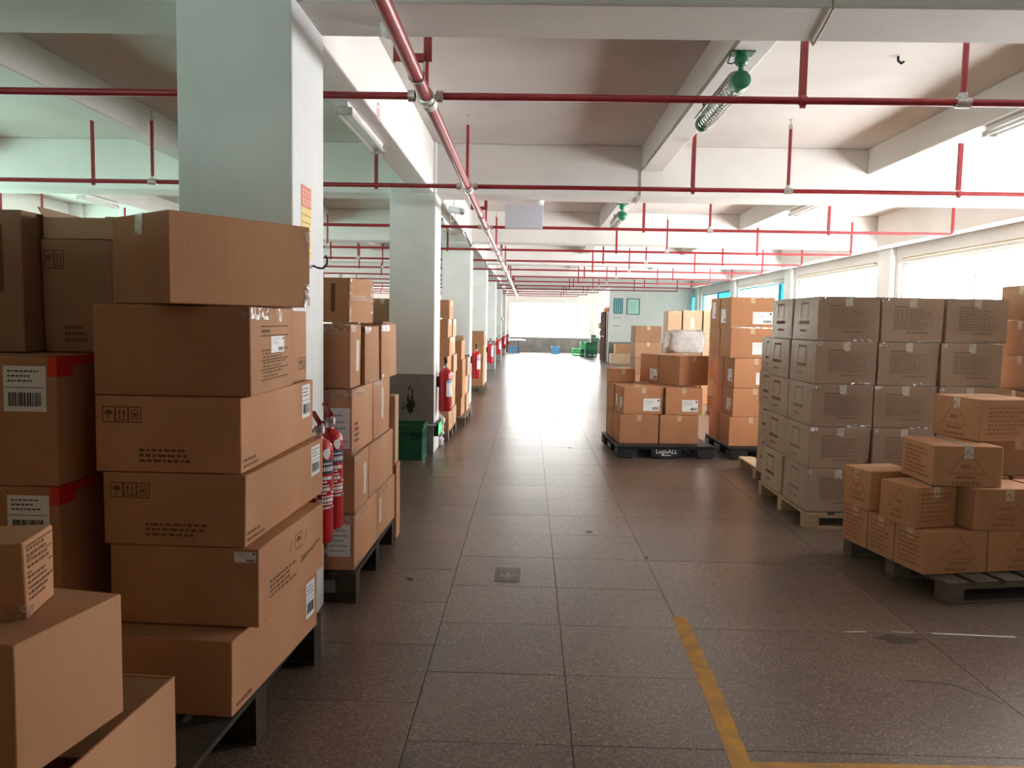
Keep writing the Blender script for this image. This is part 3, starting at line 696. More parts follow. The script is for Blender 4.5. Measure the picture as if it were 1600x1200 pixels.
tower(-.95, 16.6, .64, .9, [.29] * 4, .143, ['%s carton of the tower past the third column' % k for k in ORD], P3)

# ---------------------------------------------------------------- right: black plastic pallets with warm cartons
plastic_pallet(1.545, 9.36, 1.12, 1.12, .145, 4, 'black plastic pallet with white lettering under the stepped carton stack')
plastic_pallet(2.85, 9.40, 1.12, 1.12, .145, 2, 'black plastic pallet beside the lettered one, under the tall carton column', lettering=False)
AS = 'warm brown cartons on the black pallets'
slipR = ('slip', 'F', .48, .18, .9, .62)
def ac(x, y, z, w, l, h, ang, lab, spec=(), m=CARD_WARM): corner(x, y, z, w, l, h - .002, ang, lab, side='L', group=AS, m=m, spec=list(spec), tape='y')
for i, (ox, lab) in enumerate(((0, 'bottom left front carton on the lettered black pallet, plain'), (.462, 'bottom right front carton on the lettered black pallet, plain'))):
    ac(1.06 + ox, 8.925 + ox * .06, .148, .452, .44, .335, 94, lab)
ac(1.025, 9.385, .148, .452, .44, .335, 94, 'bottom carton behind the left front one on the lettered black pallet')
ac(1.487, 9.41, .148, .452, .44, .335, 94, 'bottom carton behind the right front one on the lettered black pallet')
ac(1.10, 8.955, .484, .47, .43, .315, 97, 'second layer left front carton of the stepped stack, three paper labels', [('slip', 'F', .5, .12, .92, .58), ('slip', 'L', .62, .2, .9, .6), ('slip', 'L', .18, .25, .34, .65)])
ac(1.585, 8.985, .484, .43, .43, .315, 93, 'second layer right front carton of the stepped stack', [('slip', 'F', .45, .12, .88, .55), ('slip', 'L', .78, .1, .9, .6)])
ac(1.04, 9.42, .484, .46, .43, .315, 96, 'second layer back left carton of the stepped stack')
ac(1.54, 9.43, .484, .43, .43, .315, 93, 'second layer back right carton of the stepped stack')
ac(1.775, 9.19, .80, .43, .40, .355, 118, 'third layer near carton of the stepped stack, turned askew')
ac(1.582, 9.552, .80, .41, .36, .355, 118, 'third layer far carton of the stepped stack with a label on its side', [('slip', 'L', .55, .12, .98, .5)])
ac(1.02, 9.62, .80, .30, .3, .17, 95, 'low carton peeping out behind the third layer of the stepped stack')
# tall column on the second pallet
zz = .148
for lv, (h, dx, nm) in enumerate(((.338, 0, 'bottom'), (.330, .03, 'second'), (.340, .035, 'third'), (.345, -.02, 'fourth'), (.345, -.03, 'top'))):
    sp = [('slip', 'F', .5, .12, .95, .52)] if lv >= 2 else []
    spl = [('slip', 'L', .45, .2, .85, .62)] if lv in (1, 2) else ([('slip', 'L', .1, .15, .55, .6)] if lv == 4 else [])
    ac(2.30 + dx, 8.885, zz, .50, .40, h, 93, nm + ' layer front carton of the tall column on the second black pallet', sp + spl)
    ac(2.275 + dx, 9.295, zz, .50, .38, h, 93, nm + ' layer carton behind the front one in the tall column', [('slip', 'L', .2, .3, .6, .85)] if lv == 4 else [], CARD_WARM)
    zz += h

# ---------------------------------------------------------------- things behind them
BS = 'cartons behind the black pallets'
pallet(1.97, 13.45, .7, .9, .14, 0, 'pallet hidden behind the stepped stack', WOOD, 5)
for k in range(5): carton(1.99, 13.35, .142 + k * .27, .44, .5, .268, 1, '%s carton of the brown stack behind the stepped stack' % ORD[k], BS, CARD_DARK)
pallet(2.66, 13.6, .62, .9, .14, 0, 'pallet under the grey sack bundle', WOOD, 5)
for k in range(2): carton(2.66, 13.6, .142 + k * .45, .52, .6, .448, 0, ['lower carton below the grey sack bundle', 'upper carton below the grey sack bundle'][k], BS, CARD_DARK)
sack('sack_bundle', 2.69, 13.6, 1.043, .62, .6, .37, 'grey wrapped sack bundle behind the stepped carton stack', seed=5, cat='sack bundle')
for k in range(6):
    carton(3.22, 13.5, .002 + k * .303, .13, .5, .30, 0, '%s narrow carton left half of the slim stack beside the sack bundle' % ORD[k], BS, CARD_PALE if k % 2 else CARD)
    carton(3.37, 13.5, .002 + k * .303, .13, .5, .30, 0, '%s narrow carton right half of the slim stack beside the sack bundle' % ORD[k], BS, CARD if k % 2 else CARD_PALE)
for i, (x, w) in enumerate(((2.78, .26), (3.12, .36), (3.44, .22))):
    zc = .002
    for k, h in enumerate((.45, .45, .45, .45) if i else (.45, .45, .44, .44)):
        carton(x, 15.3, zc, w, .5, h - .003, 0, '%s carton, %s pile of the tan stack behind the sack bundle' % (ORD[k], ('first', 'middle', 'last')[i]), BS, CARD_PALE if k > 1 else CARD, spec=[('strip', 'F', .4, .2, .6, .7)] if k == 3 and i == 1 else [])
        zc += h
# cartons by the partition wall
carton(3.60, 29.9, .002, .98, .6, .38, 0, 'long pale carton on the floor by the far partition wall', 'cartons by the partition wall', CARD_PALE, bulge=.01)
carton(3.58, 29.95, .383, .6, .5, .37, 0, 'brown carton on the pale one by the far partition wall', 'cartons by the partition wall', CARD)

# ---------------------------------------------------------------- tall film-wrapped stack, right
pallet(2.86, 6.45, 1.5, 1.2, .125, 0, 'pale pine pallet under the tall film-wrapped carton stack', WOOD, 7)
pallet(2.97, 7.74, 1.4, 1.2, .125, 0, 'pale pine pallet behind the first one under the film-wrapped cartons', WOOD, 7)
WS = 'film-wrapped cartons with printed tables'
zz = .13; LAY = ['bottom', 'second', 'third', 'fourth', 'top']; POSN = ['corner', 'middle', 'end']
for lv, (h, x0, y0, rz) in enumerate(((.326, 2.118, 5.86, 0), (.318, 2.13, 5.87, .4), (.321, 2.14, 5.885, -.5), (.325, 2.15, 5.90, .6), (.335, 2.165, 5.92, -.3))):
    top = lv == 4
    for i in range(3):
        xx = x0 + i * (.468 if not top else .478)
        corner(xx + random.uniform(-.004, .004), y0 + random.uniform(-.006, .006) + (.01 * i if top else 0), zz, .452, .545, h - .002, 90 + rz,
               '%s layer %s carton at the front of the film-wrapped stack, printed table' % (LAY[lv], POSN[i]), side='L', group=WS, m=CARD_FILM, bulge=.006, jit=.005,
               ink=INK_FAINT, spec=[('table', 'F', .2, .28, .82, .74, (8, 9)), ('film', 'F', .0, .9, .12, 1), ('film', 'F', .4, .0, .95, .07)] + ([('bag', 'L', .32, .25, .62, .86)] if i == 0 else []), tape='y', tape_m=TAPE_CLEAR)
    corner(x0 + random.uniform(-.006, .006), y0 + .575, zz, .452, .54, h - .002, 90 + rz, '%s layer carton behind the front corner one in the film-wrapped stack' % LAY[lv], side='L', group=WS, m=CARD_FILM, bulge=.006, jit=.005,
           spec=[('bag', 'L', .3, .25, .62, .86)], tape='y', tape_m=TAPE_CLEAR)
    corner(x0 + .47, y0 + .575, zz, .91, .54, h - .002, 90, '%s layer inner carton of the film-wrapped stack' % LAY[lv], side='L', group=WS, m=CARD_FILM, tape=None)
    if lv < 4 or True:
        corner(2.275 if lv < 4 else 2.385, 7.15, zz, .46, .55, h - .002, 90 - rz, '%s layer carton on the rear pallet of the film-wrapped row' % LAY[lv], side='L', group=WS, m=CARD_FILM, spec=[('bag', 'L', .3, .25, .62, .86)], tape='y')
    zz += h

# ---------------------------------------------------------------- front right stack with triangle marks
pallet(2.86, 4.86, 1.26, .98, .125, 11, 'shade-darkened weathered pallet under the cartons marked with triangles', WOOD_HALF_SHADED, 7)
TS = 'cartons marked with a triangle'
fx, fy = math.cos(R(11.5)), math.sin(R(11.5))
TXT = lambda f: ('text', f, .12, .12, .88, .88, 7)
nm = [['front corner carton', 'second carton', 'third carton'], ['front carton right of the corner', 'inner carton', 'inner back carton'], ['front carton at the frame edge', 'inner side carton', 'back carton on the hidden side']]
for i in range(3):
    for j in range(3):
        bx_ = 2.262 + fx * .415 * i - fy * .262 * j; by_ = 4.385 + fy * .415 * i + fx * .262 * j
        corner(bx_, by_, .128, .405, .252, .246, 101.5, 'bottom layer %s of the triangle-marked stack%s' % (nm[i][j], ' along its side' if i == 0 and j else ''), side='L', group=TS, m=CARD_WARM,
               spec=([('triangle', 'F', .28, .34, .82, .88)] if j == 0 else []) + ([TXT('L')] if i == 0 else []), ink=INK_RED, tape='x')
corner(2.238, 4.451, .377, .285, .285, .238, 108, 'second layer corner carton, triangle on one face and text on the other', side='L', group=TS, m=CARD_WARM, spec=[('triangle', 'L', .28, .4, .82, .9), TXT('F')], ink=INK_RED, tape='y')
corner(2.155, 4.86, .377, .34, .26, .250, 105, 'second layer carton at the back of the side, taped top', side='L', group=TS, m=CARD_WARM, spec=[('triangle', 'L', .25, .42, .8, .88)], ink=INK_RED, tape='x')
corner(2.56, 4.44, .377, .42, .28, .241, 97, 'second layer carton with a big triangle at the frame edge', side='L', group=TS, m=CARD_WARM, spec=[('triangle', 'F', .22, .36, .74, .88)], ink=INK_RED, tape='y')
corner(3.00, 4.50, .377, .42, .28, .241, 97, 'second layer carton outside the frame edge', side='L', group=TS, m=CARD_WARM, ink=INK_RED)
corner(2.61, 4.80, .377, .40, .28, .241, 100, 'second layer inner carton hidden under the stepped top', side='L', group=TS, m=CARD_WARM)
corner(3.03, 4.86, .377, .40, .28, .241, 100, 'second layer inner carton at the far hidden side', side='L', group=TS, m=CARD_WARM)
corner(2.348, 4.50, .620, .385, .40, .234, 89, 'third layer carton with a triangle facing the aisle front', side='L', group=TS, m=CARD, spec=[('triangle', 'F', .22, .32, .76, .88), TXT('L')], ink=INK_RED, tape='y', tape_m=TAPE_CLEAR)
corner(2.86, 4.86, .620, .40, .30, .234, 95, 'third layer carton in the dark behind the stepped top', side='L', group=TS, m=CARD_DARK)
corner(2.69, 4.66, .858, .42, .385, .252, 104, 'topmost carton of the triangle-marked stack, triangle on its side face', side='L', group=TS, m=CARD, spec=[('triangle', 'L', .22, .34, .72, .9), ('text', 'F', .12, .14, .85, .85, 7)], ink=INK_RED, tape='x')

# ---------------------------------------------------------------- right edge stack, white bundle and small box
pallet(4.06, 6.05, .72, .8, .12, 0, 'pallet under the carton stack at the right frame edge', WOOD_OLD, 5)
tower(3.735, 5.78, .58, .5, [.34, .34, .267, .267, .267, .265], .122, ['%s carton of the stack at the right frame edge' % k for k in ORD], 'cartons of the right edge stack', m=CARD_DARK, side='L')
pallet(4.98, 8.3, .8, .8, .12, 0, 'pallet under the white sack bundle by the windows', WOOD_OLD, 5)
carton(4.95, 8.3, .122, .5, .6, .5, 0, 'lower carton below the white sack bundle by the windows', 'cartons by the window stack', CARD)
carton(4.95, 8.3, .624, .5, .6, .45, 0, 'upper carton below the white sack bundle by the windows', 'cartons by the window stack', CARD)
sack('sack_bundle', 5.02, 8.3, 1.077, .55, .5, .60, 'white sack bundle between the film-wrapped stack and the right edge stack', seed=9, cat='sack bundle')
carton(5.12, 9.3, .002, .3, .5, .9, 0, 'lower carton under the tan one behind the white sack bundle', 'cartons by the window stack', CARD_PALE)
carton(5.55, 9.3, .904, .5, .5, .86, 0, 'tan carton peeping out above the white sack bundle', 'cartons by the window stack', CARD)
carton(5.62, 9.3, .002, .5, .5, .9, 0, 'lower carton behind the right edge stack', 'cartons by the window stack', CARD)
for k in range(4): carton(4.36, 7.3, .002 + .275 * k, .34, .5, .273, 0, '%s carton of the grey-brown pile between wrapped stack and frame edge stack' % ORD[k], 'cartons by the window stack', CARD_FILM)

# ================================================================= SPRINKLER PIPES
MZ, MX = 2.76, -.600
BY = (4.44, 7.34, 10.45, 13.68, 16.1, 18.8, 21.6, 24.2, 26.9, 29.5, 32.1, 34.7, 37.3)
mp_ = thing('sprinkler_main_pipe', 'thick red sprinkler main running the length of the hall under the beams', 'pipe', (MX, 0, MZ))
b = MB(); b.tube((0, -7.4, 0), (0, 38.4, 0), .036, n=20); b.build('pipe', RED, mp_, smooth=True)
for y in BY:
    c = MB(); c.lathe([(.037, -.05), (.050, -.048), (.050, .048), (.037, .05)], (0, y + .10, 0), 18, axis='y')
    c.lathe([(.037, -.03), (.046, -.028), (.046, .028), (.037, .03)], (0, y, 0), 18, axis='y')
    c.build('coupling', STEEL, mp_, smooth=True)
strap_me = None
def branch(i, y):
    ordn = ['first', 'second', 'third', 'fourth', 'fifth', 'sixth', 'seventh', 'eighth', 'ninth', 'tenth', 'eleventh', 'twelfth', 'thirteenth'][i]
    xr = 5.5 if y < 30 else 2.2 + (38 - y) * .1
    p = thing('sprinkler_branch_pipe', '%s thin red cross pipe of the sprinkler system, counted from the front' % ordn, 'pipe', (0, y, MZ), 0, 'red sprinkler cross pipes')
    r = .020
    b = MB(); b.tube((-8.5, 0, 0), (MX - .056, 0, 0), r, n=12); b.build('pipe', RED, p, smooth=True)
    b = MB(); b.tube((MX + .056, 0, 0), (xr - .03, 0, 0), r, n=12); b.path([(xr - .03, 0, 0), (xr - .01, 0, .006), (xr, 0, .03), (xr, 0, .06)], r, 12); b.build('pipe', RED, p, smooth=True)
    for x in (MX - .078, MX + .078):
        c = MB(); c.lathe([(.021, -.02), (.031, -.019), (.031, .019), (.021, .02)], (x, 0, 0), 14, axis='x'); c.build('collar', STEEL, p, smooth=True)
    for x in (-6.54, -3.54, MX, 2.35, 5.5):
        if x > xr + .01: continue
        if x == 5.5: x = xr
        q = MB(); z0 = (.048 if x == MX else .018) if x < xr else .06
        q.tube((x, 0, z0), (x, 0, .56), .016 if x != xr else .02, n=10); ri = q.build('riser', RED, p, smooth=True)
        q = MB(); q.tube((x, 0, .555), (x, 0, .59), .019, n=10); q.tube((x, 0, .59), (x, 0, .64), .006, n=8); q.tube((x, 0, .64), (x, 0, .645), .02, n=10)
        q.build('sprinkler_head', STEEL, ri, smooth=True)
        if x < xr and abs(x - MX) > .2:
            q = MB(); q.lathe([(.021, -.04), (.029, -.038), (.029, .038), (.021, .04)], (x, 0, 0), 14, axis='x'); q.tube((x, 0, .02), (x, 0, .05), .023, n=12); q.build('tee', STEEL, p, smooth=True)
    for x in (-7.1, -4.1, -1.445, 1.48, 3.90):
        if x > xr: continue
        q = MB(); top = (SECB if x == 3.90 else SLAB) - MZ; q.box(x - .017, x + .017, -.004, .004, .028, top); q.box(x - .017, x - .013, .004, .03, .028, top)
        h = q.build('hanger', RED, p)
        q = MB(); q.lathe([(.021, -.017), (.027, -.017), (.027, .017), (.021, .017)], (x, 0, 0), 14, axis='x'); q.box(x - .015, x + .015, -.006, .006, -.04, -.024); q.build('clamp', RED, h, smooth=True)
    return p
for i, y in enumerate(BY): branch(i, y)
for k, y in enumerate(ROWS[1:]):
    if y < 3 or y > 36: continue
    t = thing('pipe_bracket', 'red trapeze bracket holding the sprinkler main behind cross beam %s' % ('one two three four five six seven'.split()[k - 1]), 'bracket', (0, y + CW + .05, 0), 0, 'red trapeze pipe brackets')
    for x in (-.701, -.54):
        q = MB(); q.box(x - .018, x + .018, -.005, .005, 2.83, SLAB); q.box(x - .018, x - .013, .005, .03, 2.83, SLAB); q.build('leg', RED, t)
    q = MB(); q.box(-.683, -.558, -.018, .018, 2.83, 2.866); q.build('crossbar', RED, t)
    q = MB(); q.path([(MX + .041 * math.cos(a), 0, MZ + .041 * math.sin(a)) for a in (math.pi * j / 8 for j in range(0, -9, -1))], .005, 6)
    q.tube((MX - .041, 0, MZ), (MX - .041, 0, 2.83), .005, n=6); q.tube((MX + .041, 0, MZ), (MX + .041, 0, 2.83), .005, n=6); q.build('u_bolt', STEEL, t)

# ================================================================= LAMPS
def batten(x, y0, y1, z, lab):
    t = thing('tube_lamp', lab, 'lamp', (x, y0, z), 0, 'unlit white tube lamps under the beams'); l = y1 - y0
    b = MB(); b.box(-.035, .035, 0, l, -.035, 0); b.build('body', WHITEP, t, bevel=.006)
    for y in (.0, l - .03):
        b = MB(); b.box(-.06, .06, y, y + .03, -.085, -.036); b.build('end_holder', STEEL, t, bevel=.004)
    for x_ in (-.04, .04):
        b = MB(); b.tube((x_, .031, -.065), (x_, l - .031, -.065), .014, n=12); b.build('tube', WHITEP, t, smooth=True)
    b = MB(); b.quad([(-.035, .03, -.036), (.035, .03, -.036), (.075, .03, -.02), (-.075, .03, -.02)]); 
    return t
batten(-1.24, 5.18, 6.39, MAINB, 'unlit white tube lamp under the main beam beside the first column')
batten(-6.34, 11.0, 11.95, SECB, 'unlit white tube lamp at the far left above the dark pile')
batten(3.81, 5.5, 6.76, SECB, 'unlit white tube lamp under the beam at the top right')
batten(3.82, 10.5, 11.7, SECB, 'unlit white tube lamp under the far right beam in the third bay')
batten(-1.24, 10.6, 11.8, MAINB, 'unlit white tube lamp under the main beam past the second column')
def caged(x, y0, z, lab):
    t = thing('caged_tube_lamp', lab, 'lamp', (x, y0, z), 0, 'green caged tube lamps'); L_ = 1.15; zc = -.17
    b = MB(); b.box(-.075, .075, .0, .10, -.008, 0); b.lathe([(.03, -.075), (.042, -.06), (.042, -.03), (.03, -.008)], (0, .05, 0), 16); b.build('ceiling_plate', LAMPG, t, smooth=True)
    b = MB(); b.tube((0, .05, -.07), (0, .05, zc), .016, n=10); b.lathe([(.03, 0), (.058, .02), (.062, .09), (.05, .12)], (0, .0, zc), 20, axis='y'); b.build('end_cap', LAMPG, t, smooth=True)
    b = MB(); b.lathe([(.05, 0), (.060, .02), (.055, .08), (.03, .10)], (0, L_ - .10, zc), 20, axis='y'); b.build('end_cap', LAMPG, t, smooth=True)
    b = MB(); b.tube((0, L_ - .05, zc + .055), (0, L_ - .05, 0), .008, n=8); b.build('hanger_rod', STEELBLK, t)
    b = MB(); n = 10
    for k in range(n):
        a0, a1 = math.pi * (.02 + .96 * k / n), math.pi * (.02 + .96 * (k + 1) / n)
        b.quad([(.075 * math.cos(a), y, zc + .02 + .06 * math.sin(a)) for a, y in ((a0, .1), (a1, .1), (a1, L_ - .08), (a0, L_ - .08))])
        b.quad([(.071 * math.cos(a), y, zc + .02 + .056 * math.sin(a)) for a, y in ((a1, .1), (a0, .1), (a0, L_ - .08), (a1, L_ - .08))])
    b.build('reflector', STEEL, t, smooth=True)
    b = MB(); b.tube((0, .12, zc), (0, L_ - .1, zc), .030, n=14); b.build('glass_tube', WHITEP, t, smooth=True)
    b = MB()
    for k in range(15):
        y = .17 + k * (L_ - .3) / 14; pts = [(.055 * math.cos(a), y, zc + .055 * math.sin(a)) for a in (2 * math.pi * j / 14 for j in range(15))]
        b.path(pts, .0035, 5)
    for a in (-.6, -1.57, -2.54): b.tube((.058 * math.cos(a), .12, zc + .058 * math.sin(a)), (.058 * math.cos(a), L_ - .1, zc + .058 * math.sin(a)), .003, n=5)
    b.build('cage', CHROME, t)
    return t
l1 = caged(1.285, 4.98, SECB, 'green-capped caged tube lamp under the beam near the front right')
b = MB(); b.path([(-.03, .05, -.05), (-.06, .04, -.07), (-.085, .05, -.06), (-.074, .03, -.03), (-.076, .02, .01)], .004, 6); b.build('cable', DARKM, l1)
caged(1.285, 11.2, SECB, 'smaller looking green-capped caged lamp farther along the same beam')

# cable along the beams
b = MB(); b.path([(1.31, 3.592, 3.1), (1.31, 3.592, 2.921), (1.34, 3.75, 2.921), (1.385, 4.04, 2.921), (1.22, 4.045, 3.2), (1.207, 4.3, 3.215), (1.207, 8.862, 3.215), (1.207, 8.862, 2.921), (1.215, 9.3, 2.921)], .006, 6)
tag(b.build('beam_cable', BEIGE), 'thin pale cable run across the front beam and along the lengthwise beam', 'cable')
b = MB(); b.path([(0, 0, 0), (0, 0, -.03), (.03, .01, -.045), (.05, .02, -.03)], .009, 6); tag(b.build('ceiling_hook', STEELBLK, None, (2.64, 5.9, SLAB)), 'small dark hook stub on the ceiling slab at top right', 'hook')

# smoke detectors
def detector(x, y, lab):
    t = thing('smoke_detector', lab, 'detector', (x, y, MAINB), 0, 'white round detectors')
    b = MB(); b.lathe([(.055, 0), (.055, -.02)], n=20); b.build('base', WHITEP, t, smooth=True)
    b = MB(); b.lathe([(.048, -.02), (.05, -.045), (.03, -.06), (.012, -.064)], n=20); b.build('cover', WHITEP, t, smooth=True)
detector(-.69, 3.86, 'white round detector on the front beam behind the red main pipe')
detector(.09, 9.27, 'pale round detector under the second beam beside the hanging blank sign')
t = thing('hanging_sign', 'blank pale lilac sign board hung under the second beam', 'sign', (-.085, 9.2, 2.60))
b = MB(); b.box(-.218, .218, -.012, .012, 0, .275); b.build('board', PURPLEW, t, bevel=.004)
for x in (-.17, .17):
    b = MB(); b.tube((x, 0, .275), (x, 0, MAINB - 2.60), .004, n=6); b.build('wire', STEEL, t)

# ================================================================= ON THE COLUMNS
def extinguisher(x, y, z, h, r, lab, hose=-1, rot=0, panel=True, group='red fire extinguishers on the columns'):
    """tank of height h, hung with its back on a face that looks along +x"""
    t = thing('fire_extinguisher', lab, 'extinguisher', (x, y, z), R(rot), group)
    b = MB(); b.lathe([(r * .9, 0), (r, .012), (r, h * .86), (r * .93, h * .91), (r * .72, h * .955), (r * .35, h * .985), (.022, h)], n=28); b.build('tank', RED_EXT, t, smooth=True)
    b = MB(); b.lathe([(.02, h), (.02, h + .025), (.014, h + .028), (.014, h + .05)], n=14); b.box(-.012, .012, -.035, .02, h + .03, h + .052); b.build('valve', CHROME, t, smooth=True)
    b = MB(); b.quad([(-.012, .02, h + .055), (.012, .02, h + .055), (.012, -.10, h + .125), (-.012, -.10, h + .125)]); b.quad([(-.012, -.10, h + .13), (.012, -.10, h + .13), (.012, .02, h + .062), (-.012, .02, h + .062)])
    b.box(-.010, .010, .015, .03, h + .04, h + .07); b.build('squeeze_lever', DARKM if panel is True else RED_EXT, t)
    b = MB(); b.box(-.010, .010, -.125, -.03, h + .034, h + .044); b.build('carry_handle', DARKM, t, bevel=.002)
    b = MB(); b.lathe([(.016, 0), (.018, .004), (.018, .012)], (.012, 0, h + .03), 16, axis='x'); b.build('gauge', WHITEP, t, smooth=True)
    hs = MB(); pts = [(0, .02, h + .04), (0, .055, h + .035), (-.01, r + .012, h - .01), (-.01, r + .016, h - .10), (-.01, r + .012, h * .45), (-.01, r + .012, h * .34)]
    hs.path(pts, .009, 8); hs.tube((-.01, r + .012, h * .34), (-.01, r + .012, h * .22), .012, .008, 8); hs.build('hose', DARKM, t, smooth=True)
    def wrap(z0, z1, a0, a1, m, nm, off=.001):
        w = MB(); n = 8
        for k in range(n):
            p, q = a0 + (a1 - a0) * k / n, a0 + (a1 - a0) * (k + 1) / n; rr = r + off
            w.quad([(rr * math.cos(p), rr * math.sin(p), z0), (rr * math.cos(q), rr * math.sin(q), z0), (rr * math.cos(q), rr * math.sin(q), z1), (rr * math.cos(p), rr * math.sin(p), z1)])
        return w.build(nm, m, t, smooth=True)
    if panel:
        wrap(h * .34, h * .72, R(-75), R(-5), PAPER, 'white_label'); wrap(h * .66, h * .72, R(-75), R(-20), BLUEP, 'blue_band', .0018)
    b = MB(); b.box(-r - .022, -r + .004, -.02, .02, h * .55, h * .8); b.build('wall_bracket', STEELBLK, t)
    return t, wrap, h, r
FX = -1.062
# two at the first column with a dark blue band and white print
for yy, zz_, lab in ((3.80, .485, 'red fire extinguisher with dark blue band, hung at the first column'), (3.60, .47, 'red fire extinguisher mostly hidden behind the front carton stack')):
    t, wrap, h, r = extinguisher(FX + .022 + .066, yy, zz_, .50, .066, lab, panel=None)
    w_ = wrap(h * .66, h * .79, R(-100), R(20), mat('navy_print', (.008, .012, .06), .4), 'navy_band')
    k = MB(); rn = random.Random(3)
    for row in range(9):
        zc = h * (.62 - row * .035); a = R(-95)
        while a < R(-5):
            da = rn.uniform(.05, .22); hh = .004 if row % 3 else .008; rr = r + .0016
            if rn.random() < .65: k.quad([(rr * math.cos(p), rr * math.sin(p), q) for p, q in ((a, zc - hh), (a + da, zc - hh), (a + da, zc + hh), (a, zc + hh))])
            a += da + .04
    for row, (zc, hh) in enumerate(((h * .755, .004), (h * .705, .010))):
        a = R(-92)
        while a < R(-10):
            da = rn.uniform(.08, .18); rr = r + .0022; k.quad([(rr * math.cos(p), rr * math.sin(p), q) for p, q in ((a, zc - hh), (a + da, zc - hh), (a + da, zc + hh), (a, zc + hh))]); a += da + .06
    k.build('white_lettering', PAPER, t)['kind'] = 'stuff'
    k = MB(); rr = r + .0018; c0 = R(-42)
    k.quad([(rr * math.cos(c0 + .34 * dx), rr * math.sin(c0 + .34 * dx), h * .845 + .026 * dz) for dx, dz in ((0, -1.0), (.65, -.45), (.95, .2), (.6, .8), (0, 1.0), (-.6, .8), (-.95, .2), (-.65, -.45))]); k.build('white_shield', PAPER, t)
wordn = ['', '', '', 'second', 'third', 'fourth', 'fifth', 'sixth', 'seventh', '']
for k in range(3, 9):
    extinguisher(FX + .022 + .078, ROWS[k] + .27, .47, .50, .078, 'red fire extinguisher on the aisle side of the %s column' % wordn[k])
# poster, hook and wire on the first column
t = thing('wall_notice', 'yellow notice with red heading on the first column', 'notice', (FX, 3.63, 1.795))
b = MB(); b.box(0, .002, 0, .16, 0, .24); b.build('yellow_sheet', mat('notice_yellow', (.72, .50, .08), .5), t)
b = MB(); b.box(0, .0022, 0, .16, .241, .34); b.build('red_heading', mat('notice_red', (.62, .12, .06), .5), t)
b = MB(); rn = random.Random(5)
for r_ in range(2):
    for c in range(4): y = .015 + c * .035; z = .255 + r_ * .042; b.box(.0022, .0027, y, y + .026, z, z + .005); b.box(.0022, .0027, y + .01, y + .015, z, z + .03); b.box(.0022, .0027, y, y + .026, z + .018, z + .023)
b.build('heading_lettering', mat('notice_pink', (.85, .55, .42), .6), t)
b = MB()
for r_ in range(6):
    y = .015
    while y < .14: w = rn.uniform(.01, .03); b.box(.002, .0024, y, min(y + w, .148), .03 + r_ * .034, .04 + r_ * .034); y += w + .008
b.build('body_lettering', mat('notice_ochre', (.42, .25, .03), .6), t)
b = MB(); b.path([(0, 0, 0), (.03, -.03, -.012), (.055, -.03, -.015), (.075, -.03, .005), (.078, -.03, .03), (.068, -.03, .048)], .005, 8)
tag(b.build('wall_hook', STEELBLK, None, (FX, 3.83, 1.775), smooth=True), 'black curved metal hook on the first column above the extinguishers', 'hook')
# red ring mark painted on the main beam
t = thing('painted_ring_mark', 'red ring with a letter painted on the main beam', 'mark', (MAINX[1] + .2405, 5.60, 2.965))
PINK = mat('mark_red', (.45, .10, .14), .7)
b = MB(); n = 28
for k in range(n):
    a0, a1 = 2 * math.pi * k / n, 2 * math.pi * (k + 1) / n
    b.quad([(0.0004, r_ * math.cos(a), r_ * math.sin(a)) for r_, a in ((.058, a0), (.058, a1), (.07, a1), (.07, a0))])
b.build('ring', PINK, t); text_mesh('B', .085, PINK, t, (.0006, 0, -.002), (R(90), 0, R(90)), 'letter')
# exit light low on the second column
t = thing('exit_light', 'small green lit exit light low on the second column', 'exit light', (FX, ROWS[3] + .03, .20))
b = MB(); b.box(.0, .05, 0, .34, 0, .15); b.build('housing', DARKM, t, bevel=.004)
b = MB(); b.box(.0502, .054, .012, .328, .012, .138); b.build('panel', mat('exit_green', (.01, .55, .10), .4, emit=(.02, 1, .18), estr=.45), t)
WPX = mat('exit_white', (.8, 1, .85), .4, emit=(.7, 1, .8), estr=.6); b = MB(); x = .0546
b.quad([(x, .10 + .014 * math.cos(a), .118 + .014 * math.sin(a)) for a in (2 * math.pi * k / 12 for k in range(12))])
for p in ([(.085, .10), (.115, .105), (.125, .06), (.10, .055)], [(.11, .065), (.125, .06), (.15, .03), (.137, .022)], [(.10, .06), (.115, .058), (.085, .022), (.07, .03)], [(.112, .10), (.15, .085), (.147, .076), (.112, .088)], [(.09, .10), (.06, .085), (.065, .077), (.09, .088)],
          [(.20, .07), (.26, .07), (.26, .083), (.20, .083)], [(.255, .055), (.30, .0765), (.255, .098)]): b.quad([(x, q[0], q[1]) for q in p])
b.build('running_figure', WPX, t)
b = MB(); b.path([(.02, .0, .13), (.02, -.035, .135), (-.12, -.035, .135)], .008, 8); b.build('cable', WHITEP, t)
# security camera and conduits along the beams
t = thing('security_camera', 'white bullet security camera on the beam past the second column', 'camera', (MAINX[1] + .24, 9.62, 3.08))
b = MB(); b.box(0, .02, -.05, .05, -.06, .05); b.build('mount_plate', WHITEP, t, bevel=.004)
b = MB(); b.path([(.02, 0, 0), (.12, 0, -.01), (.15, 0, -.05), (.15, 0, -.17)], .012, 8); b.build('arm', WHITEP, t)
ax = Vector((.85, -.5, -.22)).normalized(); c0 = Vector((.09, .06, -.20))
b = MB(); b.tube(c0, c0 + ax * .19, .042, n=18); b.build('body', WHITEP, t, smooth=True)
b = MB(); b.tube(c0 + ax * .191, c0 + ax * .20, .040, n=18); b.build('lens', DARKM, t, smooth=True)
b = MB(); b.path([(.14, .03, -.12), (.10, .04, -.28), (.11, .05, -.36), (.15, .05, -.33), (.16, .06, -.22)], .005, 6); b.build('cable', WHITEP, t)
